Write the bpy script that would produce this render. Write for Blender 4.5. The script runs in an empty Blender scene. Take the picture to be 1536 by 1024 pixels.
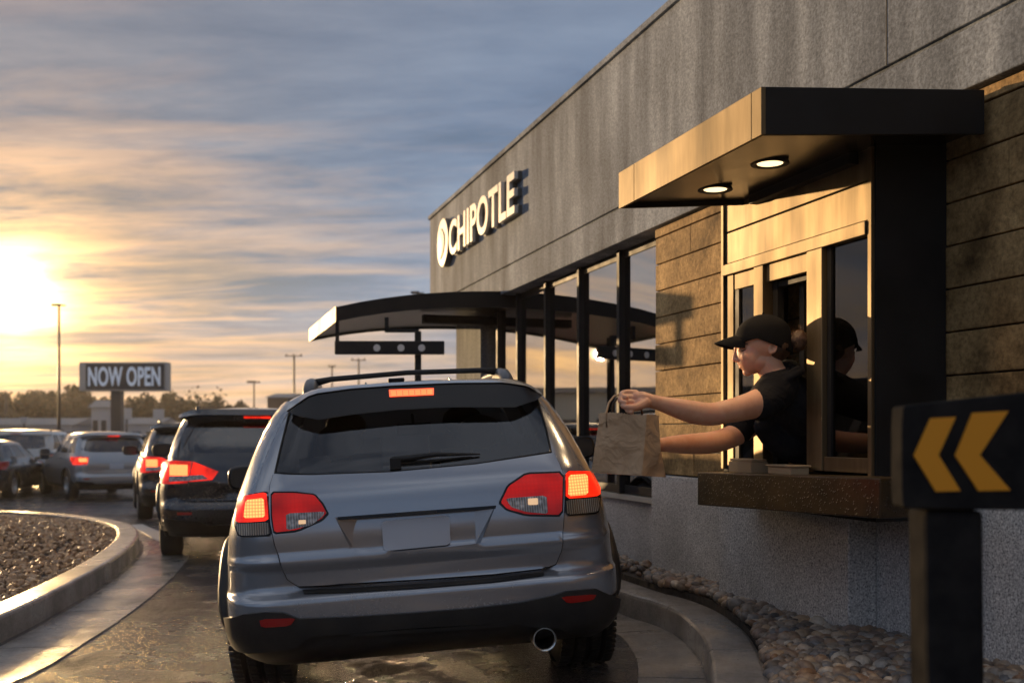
import bpy, bmesh, math, random
import numpy as np
from mathutils import Vector, Matrix, noise
from mathutils.geometry import delaunay_2d_cdt
R = math.radians
random.seed(7); np.random.seed(7)
scene = bpy.context.scene
COL = scene.collection
H = 1.2; FPX = 1500.0; HY = 650.0; CXP = 768.0
TH = math.atan(487/1500.0); CS = math.cos(TH); SN = math.sin(TH)

def P(px, py, Y): return Vector(((px-CXP)*Y/FPX, Y, H-(py-HY)*Y/FPX))
def WY(px, a): return a/((px-281)/FPX*CS)
def tt(px, a): return (WY(px, a)-a*SN)/CS
def zz(px, py, a): return H-(py-HY)*WY(px, a)/FPX
def wp(a, t, z): return Vector((a*CS-t*SN, a*SN+t*CS, z))
def sstep(x, a, b):
    x = min(1, max(0, (x-a)/(b-a))); return x*x*(3-2*x)
def g(x, y):
    lot = -.30*sstep(y, 9, 23)
    bank = (-.020+.032*min(.95, max(-1.0, x+.42)))*(1-sstep(y, 8.5, 12.5))
    return lot+bank
def G(px, py, dz=0.0):
    z = dz
    for _ in range(25):
        Y = (H-z)*FPX/(py-HY); X = (px-CXP)*Y/FPX; z = .5*z+.5*(g(X, Y)+dz)
    return Vector((X, Y, z))
def lerp(a, b, t): return a+(b-a)*t
def norm(v): return Vector(v).normalized()

# ---------------------------------------------------------------- materials
class NT:
    def __init__(s, mat):
        s.t = mat.node_tree; s.n = s.t.nodes; s.l = s.t.links
    def new(s, typ, **kw):
        nd = s.n.new(typ)
        for k, v in kw.items():
            if k.startswith('_'): nd.inputs[k[1:].replace('_', ' ')].default_value = v
            else: setattr(nd, k, v)
        return nd
    def link(s, a, b): s.l.new(a, b)

def coords(nt, scale=(1, 1, 1), obj=True, rot=(0, 0, 0)):
    tc = nt.new('ShaderNodeTexCoord'); mp = nt.new('ShaderNodeMapping')
    mp.inputs['Scale'].default_value = scale; mp.inputs['Rotation'].default_value = rot
    nt.link(tc.outputs['Object'], mp.inputs['Vector']); return mp.outputs['Vector']
def noi(nt, vec, scale, detail=4, rough=.55, dist=0):
    n = nt.new('ShaderNodeTexNoise'); n.inputs['Scale'].default_value = scale
    n.inputs['Detail'].default_value = detail; n.inputs['Roughness'].default_value = rough; n.inputs['Distortion'].default_value = dist
    nt.link(vec, n.inputs['Vector']); return n.outputs['Fac']
def ramp(nt, fac, stops):
    r = nt.new('ShaderNodeValToRGB'); e = r.color_ramp.elements
    while len(e) < len(stops): e.new(.5)
    for i, (p, c) in enumerate(stops):
        e[i].position = p
        e[i].color = (c, c, c, 1) if isinstance(c, (int, float)) else (*c, 1)
    nt.link(fac, r.inputs['Fac']); return r.outputs['Color']
def mathn(nt, op, a, b=None, c=None, clamp=False):
    m = nt.new('ShaderNodeMath', operation=op); m.use_clamp = clamp
    for i, v in enumerate((a, b, c)):
        if v is None: continue
        if isinstance(v, (int, float)): m.inputs[i].default_value = v
        else: nt.link(v, m.inputs[i])
    return m.outputs[0]
def mixc(nt, fac, a, b, mode='MIX'):
    m = nt.new('ShaderNodeMixRGB', blend_type=mode)
    for i, v in enumerate((fac, a, b)):
        if isinstance(v, (int, float)): m.inputs[i].default_value = v
        elif isinstance(v, tuple): m.inputs[i].default_value = (*v, 1)
        else: nt.link(v, m.inputs[i])
    return m.outputs[0]
def bump(nt, h, strength=.3, dist=.01, nrm=None):
    b = nt.new('ShaderNodeBump'); b.inputs['Strength'].default_value = strength; b.inputs['Distance'].default_value = dist
    nt.link(h, b.inputs['Height'])
    if nrm is not None: nt.link(nrm, b.inputs['Normal'])
    return b.outputs['Normal']
MATS = {}
def mat(name, base=(.5, .5, .5), rough=.5, metal=0, coat=0, emis=None, estr=0, spec=.5, fn=None, trans=0, alpha=1, sss=0, ior=1.5):
    if name in MATS: return MATS[name]
    m = bpy.data.materials.new(name); m.use_nodes = True
    nt = NT(m); b = nt.n['Principled BSDF']
    b.inputs['Base Color'].default_value = (*base, 1); b.inputs['Roughness'].default_value = rough
    b.inputs['Metallic'].default_value = metal; b.inputs['Coat Weight'].default_value = coat
    b.inputs['Coat Roughness'].default_value = .06
    b.inputs['Specular IOR Level'].default_value = spec; b.inputs['IOR'].default_value = ior
    if trans: b.inputs['Transmission Weight'].default_value = trans
    if sss:
        b.inputs['Subsurface Weight'].default_value = sss; b.inputs['Subsurface Radius'].default_value = (.012, .005, .003); b.inputs['Subsurface Scale'].default_value = 1
    if emis: b.inputs['Emission Color'].default_value = (*emis, 1); b.inputs['Emission Strength'].default_value = estr
    if fn: fn(nt, b)
    MATS[name] = m; return m
def glassmat(name, tint=(.3, .33, .35), refl=(.9, .9, .9), base=.25, rough=.012, wav=0.0, blend=.35):
    if name in MATS: return MATS[name]
    m = bpy.data.materials.new(name); m.use_nodes = True; nt = NT(m)
    nt.n.remove(nt.n['Principled BSDF']); out = nt.n['Material Output']
    tr = nt.new('ShaderNodeBsdfTransparent'); tr.inputs[0].default_value = (*tint, 1)
    gl = nt.new('ShaderNodeBsdfGlossy'); gl.inputs[0].default_value = (*refl, 1); gl.inputs['Roughness'].default_value = rough
    lw = nt.new('ShaderNodeLayerWeight'); lw.inputs['Blend'].default_value = blend
    f = mathn(nt, 'MULTIPLY_ADD', lw.outputs['Fresnel'], 1-base, base, clamp=True)
    if wav:
        v = coords(nt); n = noi(nt, v, 1.3, 1); bn = bump(nt, n, wav, .02); nt.link(bn, gl.inputs['Normal'])
    mx = nt.new('ShaderNodeMixShader'); nt.link(f, mx.inputs[0]); nt.link(tr.outputs[0], mx.inputs[1]); nt.link(gl.outputs[0], mx.inputs[2])
    nt.link(mx.outputs[0], out.inputs['Surface']); MATS[name] = m; return m

# ---------------------------------------------------------------- mesh builder
class MB:
    def __init__(s): s.v = []; s.f = []; s.sm = []
    def add(s, vs, fs, smooth=False):
        o = len(s.v); s.v += [tuple(v) for v in vs]; s.f += [tuple(i+o for i in f) for f in fs]; s.sm += [smooth]*len(fs); return s
    def box(s, c, d, rot=None):
        c = Vector(c); vs = []
        for x in (-.5, .5):
            for y in (-.5, .5):
                for z in (-.5, .5):
                    p = Vector((x*d[0], y*d[1], z*d[2]))
                    if rot is not None: p = rot @ p
                    vs.append(c+p)
        return s.add(vs, [(0, 1, 3, 2), (4, 6, 7, 5), (0, 4, 5, 1), (2, 3, 7, 6), (0, 2, 6, 4), (1, 5, 7, 3)])
    def wbox(s, a0, a1, t0, t1, z0, z1, dza=0.0):
        vs = [wp(a, t, z+(dza*(a-a0))) for a in (a0, a1) for t in (t0, t1) for z in (z0, z1)]
        return s.add(vs, [(0, 1, 3, 2), (4, 6, 7, 5), (0, 4, 5, 1), (2, 3, 7, 6), (0, 2, 6, 4), (1, 5, 7, 3)])
    def tube(s, pts, r, n=10, cap=True, flat=1.0, up=None):
        pts = [Vector(p) for p in pts]; rr = r if isinstance(r, (list, tuple)) else [r]*len(pts); rings = []; base = len(s.v)
        ref = Vector((0, 0, 1)) if up is None else Vector(up)
        vs = []
        for i, p in enumerate(pts):
            d = (pts[min(i+1, len(pts)-1)]-pts[max(i-1, 0)]).normalized()
            u = d.cross(ref)
            if u.length < .05: u = d.cross(Vector((1, 0, 0)))
            u.normalize(); w = u.cross(d)
            for k in range(n):
                a = 2*math.pi*k/n; vs.append(p+u*math.cos(a)*rr[i]+w*math.sin(a)*rr[i]*flat)
        fs = []
        for i in range(len(pts)-1):
            for k in range(n):
                k2 = (k+1) % n; fs.append((i*n+k, i*n+k2, (i+1)*n+k2, (i+1)*n+k))
        s.add(vs, fs, True)
        if cap:
            s.f += [tuple(base+k for k in range(n))[::-1], tuple(base+(len(pts)-1)*n+k for k in range(n))]; s.sm += [False, False]
        return s
    def lathe(s, prof, c, axis='x', n=32, smooth=True):
        c = Vector(c); vs = []
        for (h, r) in prof:
            for k in range(n):
                a = 2*math.pi*k/n; q = (r*math.cos(a), r*math.sin(a))
                vs.append(c+(Vector((h, q[0], q[1])) if axis == 'x' else Vector((q[0], h, q[1])) if axis == 'y' else Vector((q[0], q[1], h))))
        fs = []
        for i in range(len(prof)-1):
            for k in range(n):
                k2 = (k+1) % n; fs.append((i*n+k, i*n+k2, (i+1)*n+k2, (i+1)*n+k))
        return s.add(vs, fs, smooth)
    def ell(s, c, r, rot=None, n=16, m=12):
        c = Vector(c); r = r if isinstance(r, (tuple, list)) else (r, r, r); vs = []; fs = []
        for i in range(m+1):
            ph = math.pi*i/m
            for k in range(n):
                a = 2*math.pi*k/n
                p = Vector((r[0]*math.sin(ph)*math.cos(a), r[1]*math.sin(ph)*math.sin(a), r[2]*math.cos(ph)))
                if rot is not None: p = rot @ p
                vs.append(c+p)
        for i in range(m):
            for k in range(n):
                k2 = (k+1) % n; fs.append((i*n+k, (i+1)*n+k, (i+1)*n+k2, i*n+k2))
        return s.add(vs, fs, True)
    def prism(s, poly, ext):
        """poly: list of 3D points, ext: extrusion vector"""
        n = len(poly); e = Vector(ext); vs = [Vector(p) for p in poly]+[Vector(p)+e for p in poly]
        s.add(vs, [tuple(range(n))[::-1], tuple(range(n, 2*n))]+[(i, (i+1) % n, (i+1) % n+n, i+n) for i in range(n)]); return s
    def build(s, name, m=None, parent=None, bevel=0, origin=None, weld=False):
        me = bpy.data.meshes.new(name)
        off = Vector((0, 0, 0))
        if parent is None:
            a = np.array([tuple(v) for v in s.v]); off = Vector(((a[:, 0].min()+a[:, 0].max())/2, (a[:, 1].min()+a[:, 1].max())/2, a[:, 2].min())) if origin is None else Vector(origin)
        elif not parent.get('_local'): off = W0[parent.name]
        vs = [(v[0]-off[0], v[1]-off[1], v[2]-off[2]) for v in s.v]
        me.from_pydata(vs, [], s.f); me.polygons.foreach_set('use_smooth', s.sm)
        bm = bmesh.new(); bm.from_mesh(me)
        if weld: bmesh.ops.remove_doubles(bm, verts=bm.verts, dist=1e-5)
        bmesh.ops.recalc_face_normals(bm, faces=bm.faces); bm.to_mesh(me); bm.free()
        me.update()
        o = bpy.data.objects.new(name, me); COL.objects.link(o)
        if m: me.materials.append(m)
        if parent is None: o.location = off; W0[o.name] = off.copy()
        else:
            o.parent = parent
            if parent.get('_local'): o['_local'] = True
            else: W0[o.name] = off.copy()
        if bevel:
            b = o.modifiers.new('b', 'BEVEL'); b.width = bevel; b.segments = 2; b.limit_method = 'ANGLE'; b.angle_limit = R(40); b.harden_normals = False
        return o
W0 = {}
def tag(o, label=None, cat=None, group=None, kind=None):
    if label: o['label'] = label
    if cat: o['category'] = cat
    if group: o['group'] = group
    if kind: o['kind'] = kind
    return o
def thing(name, loc, label, cat, group=None, rot=None, local=False):
    o = bpy.data.objects.new(name, None); COL.objects.link(o); o.location = loc; o.empty_display_size = .2
    if rot is not None: o.rotation_euler = rot
    if local: o['_local'] = True
    W0[o.name] = Vector(loc); return tag(o, label, cat, group)
def inpoly(x, y, poly):
    c = False; n = len(poly); j = n-1
    for i in range(n):
        xi, yi = poly[i]; xj, yj = poly[j]
        if (yi > y) != (yj > y) and x < (xj-xi)*(y-yi)/(yj-yi)+xi: c = not c
        j = i
    return c
def densify(poly, step):
    out = []
    for i in range(len(poly)):
        a = poly[i]; b = poly[(i+1) % len(poly)]; L = math.hypot(b[0]-a[0], b[1]-a[1]); k = max(1, int(math.ceil(L/step)))
        for j in range(k): out.append((lerp(a[0], b[0], j/k), lerp(a[1], b[1], j/k)))
    return out
def roundpoly(poly, it=2, f=.22):
    for _ in range(it):
        out = []
        for i in range(len(poly)):
            a = poly[i-1]; b = poly[i]; c = poly[(i+1) % len(poly)]
            out.append((lerp(b[0], a[0], f), lerp(b[1], a[1], f))); out.append((lerp(b[0], c[0], f), lerp(b[1], c[1], f)))
        poly = out
    return poly
def patch(mb, poly, surf, off=.01, depth=.02, holes=(), step=.05, smooth=True):
    """fill a 2-D outline, lay it on surf(u,v)->(point, normal), give it thickness"""
    poly = densify(poly, step); holes = [densify(h, step) for h in holes]
    pts = [Vector(p) for p in poly]; edges = [(i, (i+1) % len(poly)) for i in range(len(poly))]
    for h in holes:
        b = len(pts); pts += [Vector(p) for p in h]; edges += [(b+i, b+(i+1) % len(h)) for i in range(len(h))]
    bpts = [tuple(p) for p in pts]
    xs = [p[0] for p in poly]; ys = [p[1] for p in poly]
    nx = int((max(xs)-min(xs))/step); ny = int((max(ys)-min(ys))/step)
    for i in range(1, nx+1):
        for j in range(1, ny+1):
            x = min(xs)+i*step; y = min(ys)+j*step
            if inpoly(x, y, poly) and not any(inpoly(x, y, h) for h in holes) and all((x-p[0])**2+(y-p[1])**2 > (.45*step)**2 for p in bpts): pts.append(Vector((x, y)))
    vs, es, fs, *_ = delaunay_2d_cdt(pts, edges, [], 0, 1e-5)
    keep = []
    for f in fs:
        if len(f) == 3:
            (x1, y1), (x2, y2), (x3, y3) = [(vs[i][0], vs[i][1]) for i in f]
            if abs((x2-x1)*(y3-y1)-(x3-x1)*(y2-y1)) < 2e-3*step*step: continue
        cx = sum(vs[i][0] for i in f)/len(f); cy = sum(vs[i][1] for i in f)/len(f)
        if inpoly(cx, cy, poly) and not any(inpoly(cx, cy, h) for h in holes): keep.append(tuple(f))
    out = []; inn = []
    for v in vs:
        p, n = surf(v[0], v[1]); out.append(p+n*off); inn.append(p+n*(off-depth))
    N = len(vs); cnt = {}
    for f in keep:
        for i in range(len(f)):
            e = (f[i], f[(i+1) % len(f)]); cnt[e] = cnt.get(e, 0)+1
    side = [(a, b, b+N, a+N) for (a, b) in cnt if (b, a) not in cnt]
    mb.add(out, keep, smooth); mb.add(out+inn, [], False)
    base = len(mb.v)-2*N
    mb.f += [tuple(i+base for i in f) for f in side]; mb.sm += [False]*len(side)
    # drop unused verts left for bmesh (harmless)
    return mb
def text_mesh(txt, size, ext, fat=0.0, sx=1.0, spacing=1.0):
    cu = bpy.data.curves.new('t', 'FONT'); cu.body = txt; cu.size = size; cu.extrude = ext; cu.offset = fat; cu.space_character = spacing; cu.resolution_u = 6
    o = bpy.data.objects.new('t', cu); COL.objects.link(o)
    dg = bpy.context.evaluated_depsgraph_get(); dg.update()
    me = bpy.data.meshes.new_from_object(o.evaluated_get(dg))
    vs = [(v.co.x*sx, v.co.y, v.co.z) for v in me.vertices]; fs = [tuple(p.vertices) for p in me.polygons]
    bpy.data.objects.remove(o); bpy.data.curves.remove(cu)
    bpy.data.meshes.remove(me)
    return vs, fs
# ================================================================ camera, light, sky
cam = bpy.data.cameras.new('camera'); co = bpy.data.objects.new('camera', cam); COL.objects.link(co)
co.location = (0, 0, H); co.rotation_euler = (R(90), 0, 0)
cam.lens = 36*FPX/1536; cam.sensor_width = 36; cam.shift_y = (HY-512)/1536
cam.clip_end = 3000; cam.clip_start = .05
cam.dof.use_dof = True; cam.dof.focus_distance = 4.7; cam.dof.aperture_fstop = 2.4
scene.camera = co
SAZ = R(-41); SEL = R(4.5)
sun = bpy.data.lights.new('sun', 'SUN'); sun.energy = 4.4; sun.angle = R(.55); sun.color = (1.0, .66, .33)
so = bpy.data.objects.new('sun', sun); COL.objects.link(so)
sd = Vector((math.sin(SAZ)*math.cos(SEL), math.cos(SAZ)*math.cos(SEL), math.sin(SEL)))
so.rotation_euler = sd.to_track_quat('Z', 'Y').to_euler(); so.location = (-20, 20, 15)
w = bpy.data.worlds.new('World'); scene.world = w; w.use_nodes = True
class _W: pass
nt = NT(w); out = nt.n['World Output']; bg = nt.n['Background']
sky = nt.new('ShaderNodeTexSky', sky_type='NISHITA'); sky.sun_disc = False; sky.sun_elevation = SEL; sky.sun_rotation = SAZ
sky.air_density = 1.2; sky.dust_density = 1.5; sky.ozone_density = 2.0
nt.link(sky.outputs[0], bg.inputs[0]); bg.inputs[1].default_value = .10
tc = nt.new('ShaderNodeTexCoord'); gen = tc.outputs['Generated']
sep = nt.new('ShaderNodeSeparateXYZ'); nt.link(gen, sep.inputs[0]); dx, dy, dz = sep.outputs
zc = mathn(nt, 'MAXIMUM', dz, 0.0)
den = mathn(nt, 'ADD', zc, .10)
cmb = nt.new('ShaderNodeCombineXYZ'); nt.link(mathn(nt, 'DIVIDE', dx, den), cmb.inputs[0]); nt.link(mathn(nt, 'DIVIDE', dy, den), cmb.inputs[1])
mp = nt.new('ShaderNodeMapping'); mp.inputs['Scale'].default_value = (.75, 1.55, 1); mp.inputs['Rotation'].default_value = (0, 0, R(6)); mp.inputs['Location'].default_value = (3.1, 1.7, 0); nt.link(cmb.outputs[0], mp.inputs[0])
n1 = noi(nt, mp.outputs[0], 1.0, 9, .64, .25)
mp2 = nt.new('ShaderNodeMapping'); mp2.inputs['Scale'].default_value = (.55, 1.9, 1); mp2.inputs['Location'].default_value = (1.1, 5.7, 0); nt.link(cmb.outputs[0], mp2.inputs[0])
n2 = noi(nt, mp2.outputs[0], 1.3, 8, .64, .4)
def dotn(px, py):
    v = Vector(((px-CXP)/FPX, 1, (HY-py)/FPX)).normalized()
    d = nt.new('ShaderNodeVectorMath', operation='DOT_PRODUCT'); nt.link(gen, d.inputs[0]); d.inputs[1].default_value = v
    return mathn(nt, 'MAXIMUM', d.outputs['Value'], 0.0)
g1 = dotn(14, 440)
# cloud deck: cool grey above, peach towards the glow and the horizon
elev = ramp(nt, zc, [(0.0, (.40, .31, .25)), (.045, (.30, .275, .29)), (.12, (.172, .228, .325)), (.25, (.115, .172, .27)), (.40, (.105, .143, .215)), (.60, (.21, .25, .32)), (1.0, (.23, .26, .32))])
dark = mixc(nt, 1.0, elev, (.68, .72, .80), 'MULTIPLY')
lite = mixc(nt, 1.0, elev, (1.55, 1.45, 1.33), 'MULTIPLY')
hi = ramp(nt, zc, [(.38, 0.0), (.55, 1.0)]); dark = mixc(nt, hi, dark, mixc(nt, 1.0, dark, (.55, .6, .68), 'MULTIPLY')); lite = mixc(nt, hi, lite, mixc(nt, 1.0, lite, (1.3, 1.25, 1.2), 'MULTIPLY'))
n3 = noi(nt, gen, 3.6, 6, .6, .6); cl = mixc(nt, hi, ramp(nt, n1, [(.34, 0.0), (.66, 1.0)]), ramp(nt, n3, [(.40, 0.0), (.60, 1.0)]))
cc = mixc(nt, cl, dark, lite)
# sun-lit lower cloud streaks, strongest near the sun
streak = ramp(nt, n2, [(.44, 0.0), (.50, .35), (.62, 1.0)])
near = mathn(nt, 'POWER', g1, 14.0); lowf = ramp(nt, zc, [(0.0, .7), (.10, 1.0), (.20, .55), (.34, 0.0)])
sfac = mathn(nt, 'MULTIPLY', mathn(nt, 'MULTIPLY', streak, lowf), mathn(nt, 'MULTIPLY_ADD', near, .5, .22))
cc = mixc(nt, mathn(nt, 'MULTIPLY', sfac, 1.0, clamp=True), cc, (.78, .54, .33))
def addglow(cc, powv, col, k, mod=None):
    f = mathn(nt, 'MULTIPLY', mathn(nt, 'POWER', g1, powv), k)
    if mod is not None: f = mathn(nt, 'MULTIPLY', f, mod)
    gc = nt.new('ShaderNodeVectorMath', operation='SCALE'); gc.inputs[0].default_value = col; nt.link(f, gc.inputs['Scale'])
    ad = nt.new('ShaderNodeVectorMath', operation='ADD'); nt.link(cc, ad.inputs[0]); nt.link(gc.outputs[0], ad.inputs[1]); return ad.outputs[0]
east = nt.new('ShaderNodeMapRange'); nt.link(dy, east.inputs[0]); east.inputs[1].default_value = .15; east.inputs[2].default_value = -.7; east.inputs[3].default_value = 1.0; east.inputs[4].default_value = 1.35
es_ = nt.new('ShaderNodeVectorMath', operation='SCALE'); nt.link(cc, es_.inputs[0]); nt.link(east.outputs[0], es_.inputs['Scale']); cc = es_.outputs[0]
mod = mathn(nt, 'MULTIPLY_ADD', mathn(nt, 'ADD', streak, mathn(nt, 'MULTIPLY', ramp(nt, n1, [(.40, 0.0), (.60, 1.0)]), .8)), 1.0, .12)
cc = mixc(nt, mathn(nt, 'POWER', g1, 16.0), cc, mixc(nt, 1.0, cc, (.98, .86, .70), 'MULTIPLY'))
cc = addglow(cc, 14, (.55, .25, .06), .12, mod)
cc = addglow(cc, 70, (1.0, .47, .11), .16, mod)
cc = addglow(cc, 420, (1.0, .52, .14), 1.0, mod)
cc = addglow(cc, 11000, (1.0, .64, .26), 300.0); cc = addglow(cc, 1600, (1.0, .62, .22), 4.5, mathn(nt, 'ADD', mod, .4))
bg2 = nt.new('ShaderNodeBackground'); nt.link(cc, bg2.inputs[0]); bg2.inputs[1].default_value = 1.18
cover = ramp(nt, n1, [(.28, .70), (.5, .95)])
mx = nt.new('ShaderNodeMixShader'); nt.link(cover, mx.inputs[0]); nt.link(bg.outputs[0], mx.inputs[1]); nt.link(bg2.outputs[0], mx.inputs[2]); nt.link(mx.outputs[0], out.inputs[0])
vs_ = scene.view_settings; vs_.view_transform = 'Standard'; vs_.look = 'None'; vs_.gamma = 1; vs_.exposure = .30
scene.cycles.use_denoising = True; scene.cycles.max_bounces = 10; scene.cycles.transparent_max_bounces = 24
scene.cycles.sample_clamp_indirect = 6

# ================================================================ materials of the setting
def f_asphalt(nt, b):
    v = coords(nt)
    n_big = noi(nt, v, .55, 4, .6, .6); n_mid = noi(nt, v, 3.2, 5, .62); n_f = noi(nt, v, 95, 3, .6); n_g = noi(nt, v, 26, 4, .65)
    col = ramp(nt, n_f, [(.3, (.012, .012, .012)), (.55, (.030, .028, .027)), (.75, (.07, .065, .06))])
    wet = ramp(nt, n_big, [(.36, 0.0), (.50, .75), (.58, 1.0)])
    wet2 = ramp(nt, n_mid, [(.38, 0.0), (.62, 1.0)])
    wt = mathn(nt, 'MULTIPLY_ADD', wet2, .45, mathn(nt, 'MULTIPLY', wet, .55), clamp=True)
    col = mixc(nt, wt, mixc(nt, 1.0, col, (1.5, 1.45, 1.4), 'MULTIPLY'), mixc(nt, 1.0, col, (.55, .55, .55), 'MULTIPLY'))
    nt.link(col, b.inputs['Base Color'])
    nt.link(ramp(nt, wt, [(0.0, .50), (.5, .30), (1.0, .13)]), b.inputs['Roughness'])
    b.inputs['Coat Roughness'].default_value = .08; nt.link(mathn(nt, 'MULTIPLY', ramp(nt, wt, [(.34, .0), (.52, 1.0)]), ramp(nt, noi(nt, v, 75, 3, .7), [(.40, .12), (.58, 1.0)])), b.inputs['Coat Weight']); b.inputs['Coat IOR'].default_value = 2.0
    h = mathn(nt, 'ADD', mathn(nt, 'MULTIPLY', n_f, .4), mathn(nt, 'MULTIPLY', n_g, 1.0))
    hs = mathn(nt, 'MULTIPLY', h, mathn(nt, 'MULTIPLY_ADD', wt, -.45, 1.0))
    bn = bump(nt, hs, 1.0, .016); bn = bump(nt, n_mid, .25, .02, bn)
    nt.link(bn, b.inputs['Normal']); nt.link(bump(nt, mathn(nt, 'ADD', mathn(nt, 'MULTIPLY', noi(nt, v, 140, 2, .6), .8), mathn(nt, 'ADD', mathn(nt, 'MULTIPLY', n_g, 1.6), mathn(nt, 'MULTIPLY', noi(nt, v, 7, 5, .6), 2.0))), 1.0, .028), b.inputs['Coat Normal']); b.inputs['Specular IOR Level'].default_value = .3
M_ASPH = mat('asphalt', fn=f_asphalt)
def f_kerb(nt, b):
    v = coords(nt); n = noi(nt, v, 2.2, 6, .65); f = noi(nt, v, 70, 3)
    c = ramp(nt, n, [(.3, (.13, .115, .10)), (.5, (.24, .22, .195)), (.7, (.33, .31, .28))])
    nt.link(mixc(nt, .5, c, mixc(nt, 1.0, c, ramp(nt, f, [(.3, .4), (.7, 1.4)]), 'MULTIPLY')), b.inputs['Base Color'])
    nt.link(ramp(nt, n, [(.4, .6), (.62, .22)]), b.inputs['Roughness'])
    nt.link(bump(nt, mathn(nt, 'ADD', f, mathn(nt, 'MULTIPLY', n, 2.0)), .35, .008), b.inputs['Normal']); b.inputs['Coat Weight'].default_value = .7; b.inputs['Coat Roughness'].default_value = .25; b.inputs['Coat IOR'].default_value = 1.9
M_KERB = mat('kerb_concrete', fn=f_kerb)
def f_gut(nt, b):
    f_kerb(nt, b); v = coords(nt); n = noi(nt, v, 1.7, 5, .6, .8); f = noi(nt, v, 40, 4, .6)
    nt.link(ramp(nt, n, [(.38, .15), (.58, 1.0)]), b.inputs['Coat Weight']); b.inputs['Coat Roughness'].default_value = .16
    nt.link(bump(nt, f, .35, .008), b.inputs['Coat Normal'])
M_GUT = mat('gutter_concrete', fn=f_gut)
def f_soil(nt, b):
    v = coords(nt); n = noi(nt, v, 18, 5)
    nt.link(ramp(nt, n, [(.3, (.02, .015, .011)), (.7, (.06, .045, .034))]), b.inputs['Base Color']); nt.link(bump(nt, n, .8, .02), b.inputs['Normal'])
M_SOIL = mat('soil', rough=.9, fn=f_soil)
def f_fascia(nt, b):
    v = coords(nt, (1, 1, .16)); n = noi(nt, v, 3.5, 6, .6); v2 = coords(nt); f = noi(nt, v2, 55, 4, .7); big = noi(nt, v2, .8, 3)
    c = ramp(nt, n, [(.32, (.10, .115, .14)), (.5, (.18, .205, .24)), (.66, (.30, .335, .38))])
    c = mixc(nt, .75, c, mixc(nt, 1.0, c, ramp(nt, f, [(.32, .45), (.5, 1.0), (.68, 1.6)]), 'MULTIPLY'))
    c = mixc(nt, .5, c, mixc(nt, 1.0, c, ramp(nt, big, [(.35, .7), (.65, 1.3)]), 'MULTIPLY'))
    nt.link(c, b.inputs['Base Color']); b.inputs['Roughness'].default_value = .85; b.inputs['Specular IOR Level'].default_value = .15
    nt.link(bump(nt, mathn(nt, 'ADD', f, mathn(nt, 'MULTIPLY', n, .8)), .30, .006), b.inputs['Normal'])
M_FASC = mat('fascia_render', fn=f_fascia)
def f_stone(nt, b):
    v = coords(nt); n = noi(nt, v, 2.3, 7, .68, .3); f = noi(nt, v, 42, 5, .7); m_ = noi(nt, v, 11, 4, .6)
    gi = nt.new('ShaderNodeNewGeometry'); 
    c = ramp(nt, n, [(.32, (.11, .064, .024)), (.48, (.34, .21, .085)), (.68, (.60, .39, .17))])
    c = mixc(nt, .7, c, mixc(nt, 1.0, c, ramp(nt, f, [(.3, .35), (.55, 1.1), (.75, 1.6)]), 'MULTIPLY'))
    c = mixc(nt, .5, c, mixc(nt, 1.0, c, ramp(nt, gi.outputs['Random Per Island'], [(0, .65), (1, 1.3)]), 'MULTIPLY'))
    nt.link(c, b.inputs['Base Color']); b.inputs['Roughness'].default_value = .8; b.inputs['Specular IOR Level'].default_value = .2
    h = mathn(nt, 'ADD', mathn(nt, 'MULTIPLY', f, .8), mathn(nt, 'MULTIPLY', m_, 1.6))
    nt.link(bump(nt, h, .5, .012), b.inputs['Normal'])
M_STONE = mat('stone_cladding', fn=f_stone)
def f_base(nt, b):
    v = coords(nt); vo = nt.new('ShaderNodeTexVoronoi'); vo.inputs['Scale'].default_value = 85; nt.link(v, vo.inputs['Vector'])
    n = noi(nt, v, 1.6, 6, .6); f = noi(nt, v, 100, 3, .6)
    c = ramp(nt, f, [(.30, (.09, .09, .088)), (.42, (.36, .355, .345)), (.56, (.56, .55, .53)), (.70, (.80, .78, .74))])
    c = mixc(nt, .6, c, mixc(nt, 1.0, c, ramp(nt, n, [(.3, .55), (.6, 1.2)]), 'MULTIPLY'))
    nt.link(c, b.inputs['Base Color']); b.inputs['Roughness'].default_value = .42
    nt.link(bump(nt, mathn(nt, 'ADD', f, vo.outputs['Distance']), .25, .005), b.inputs['Normal'])
M_BASE = mat('speckled_base', fn=f_base)
def f_bronze(nt, b):
    v = coords(nt, (1, 1, .12)); n = noi(nt, v, 7, 5, .6); v2 = coords(nt); n2 = noi(nt, v2, 1.2, 4); f = noi(nt, v2, 130, 2)
    c = ramp(nt, n, [(.3, (.10, .074, .042)), (.5, (.18, .135, .075)), (.7, (.28, .21, .12))])
    nt.link(c, b.inputs['Base Color'])
    nt.link(ramp(nt, n2, [(.3, .45), (.7, .65)]), b.inputs['Roughness'])
    nt.link(bump(nt, f, .06, .003), b.inputs['Normal'])
M_BRONZE = mat('bronze_metal', metal=.85, fn=f_bronze)
def f_black(nt, b):
    v = coords(nt); n = noi(nt, v, 5, 5, .6); f = noi(nt, v, 160, 2)
    nt.link(ramp(nt, n, [(.3, (.010, .010, .010)), (.7, (.022, .021, .020))]), b.inputs['Base Color'])
    nt.link(ramp(nt, n, [(.3, .5), (.7, .7)]), b.inputs['Roughness']); nt.link(bump(nt, f, .08, .003), b.inputs['Normal'])
M_BLACK = mat('black_metal', spec=.25, fn=f_black)
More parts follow.
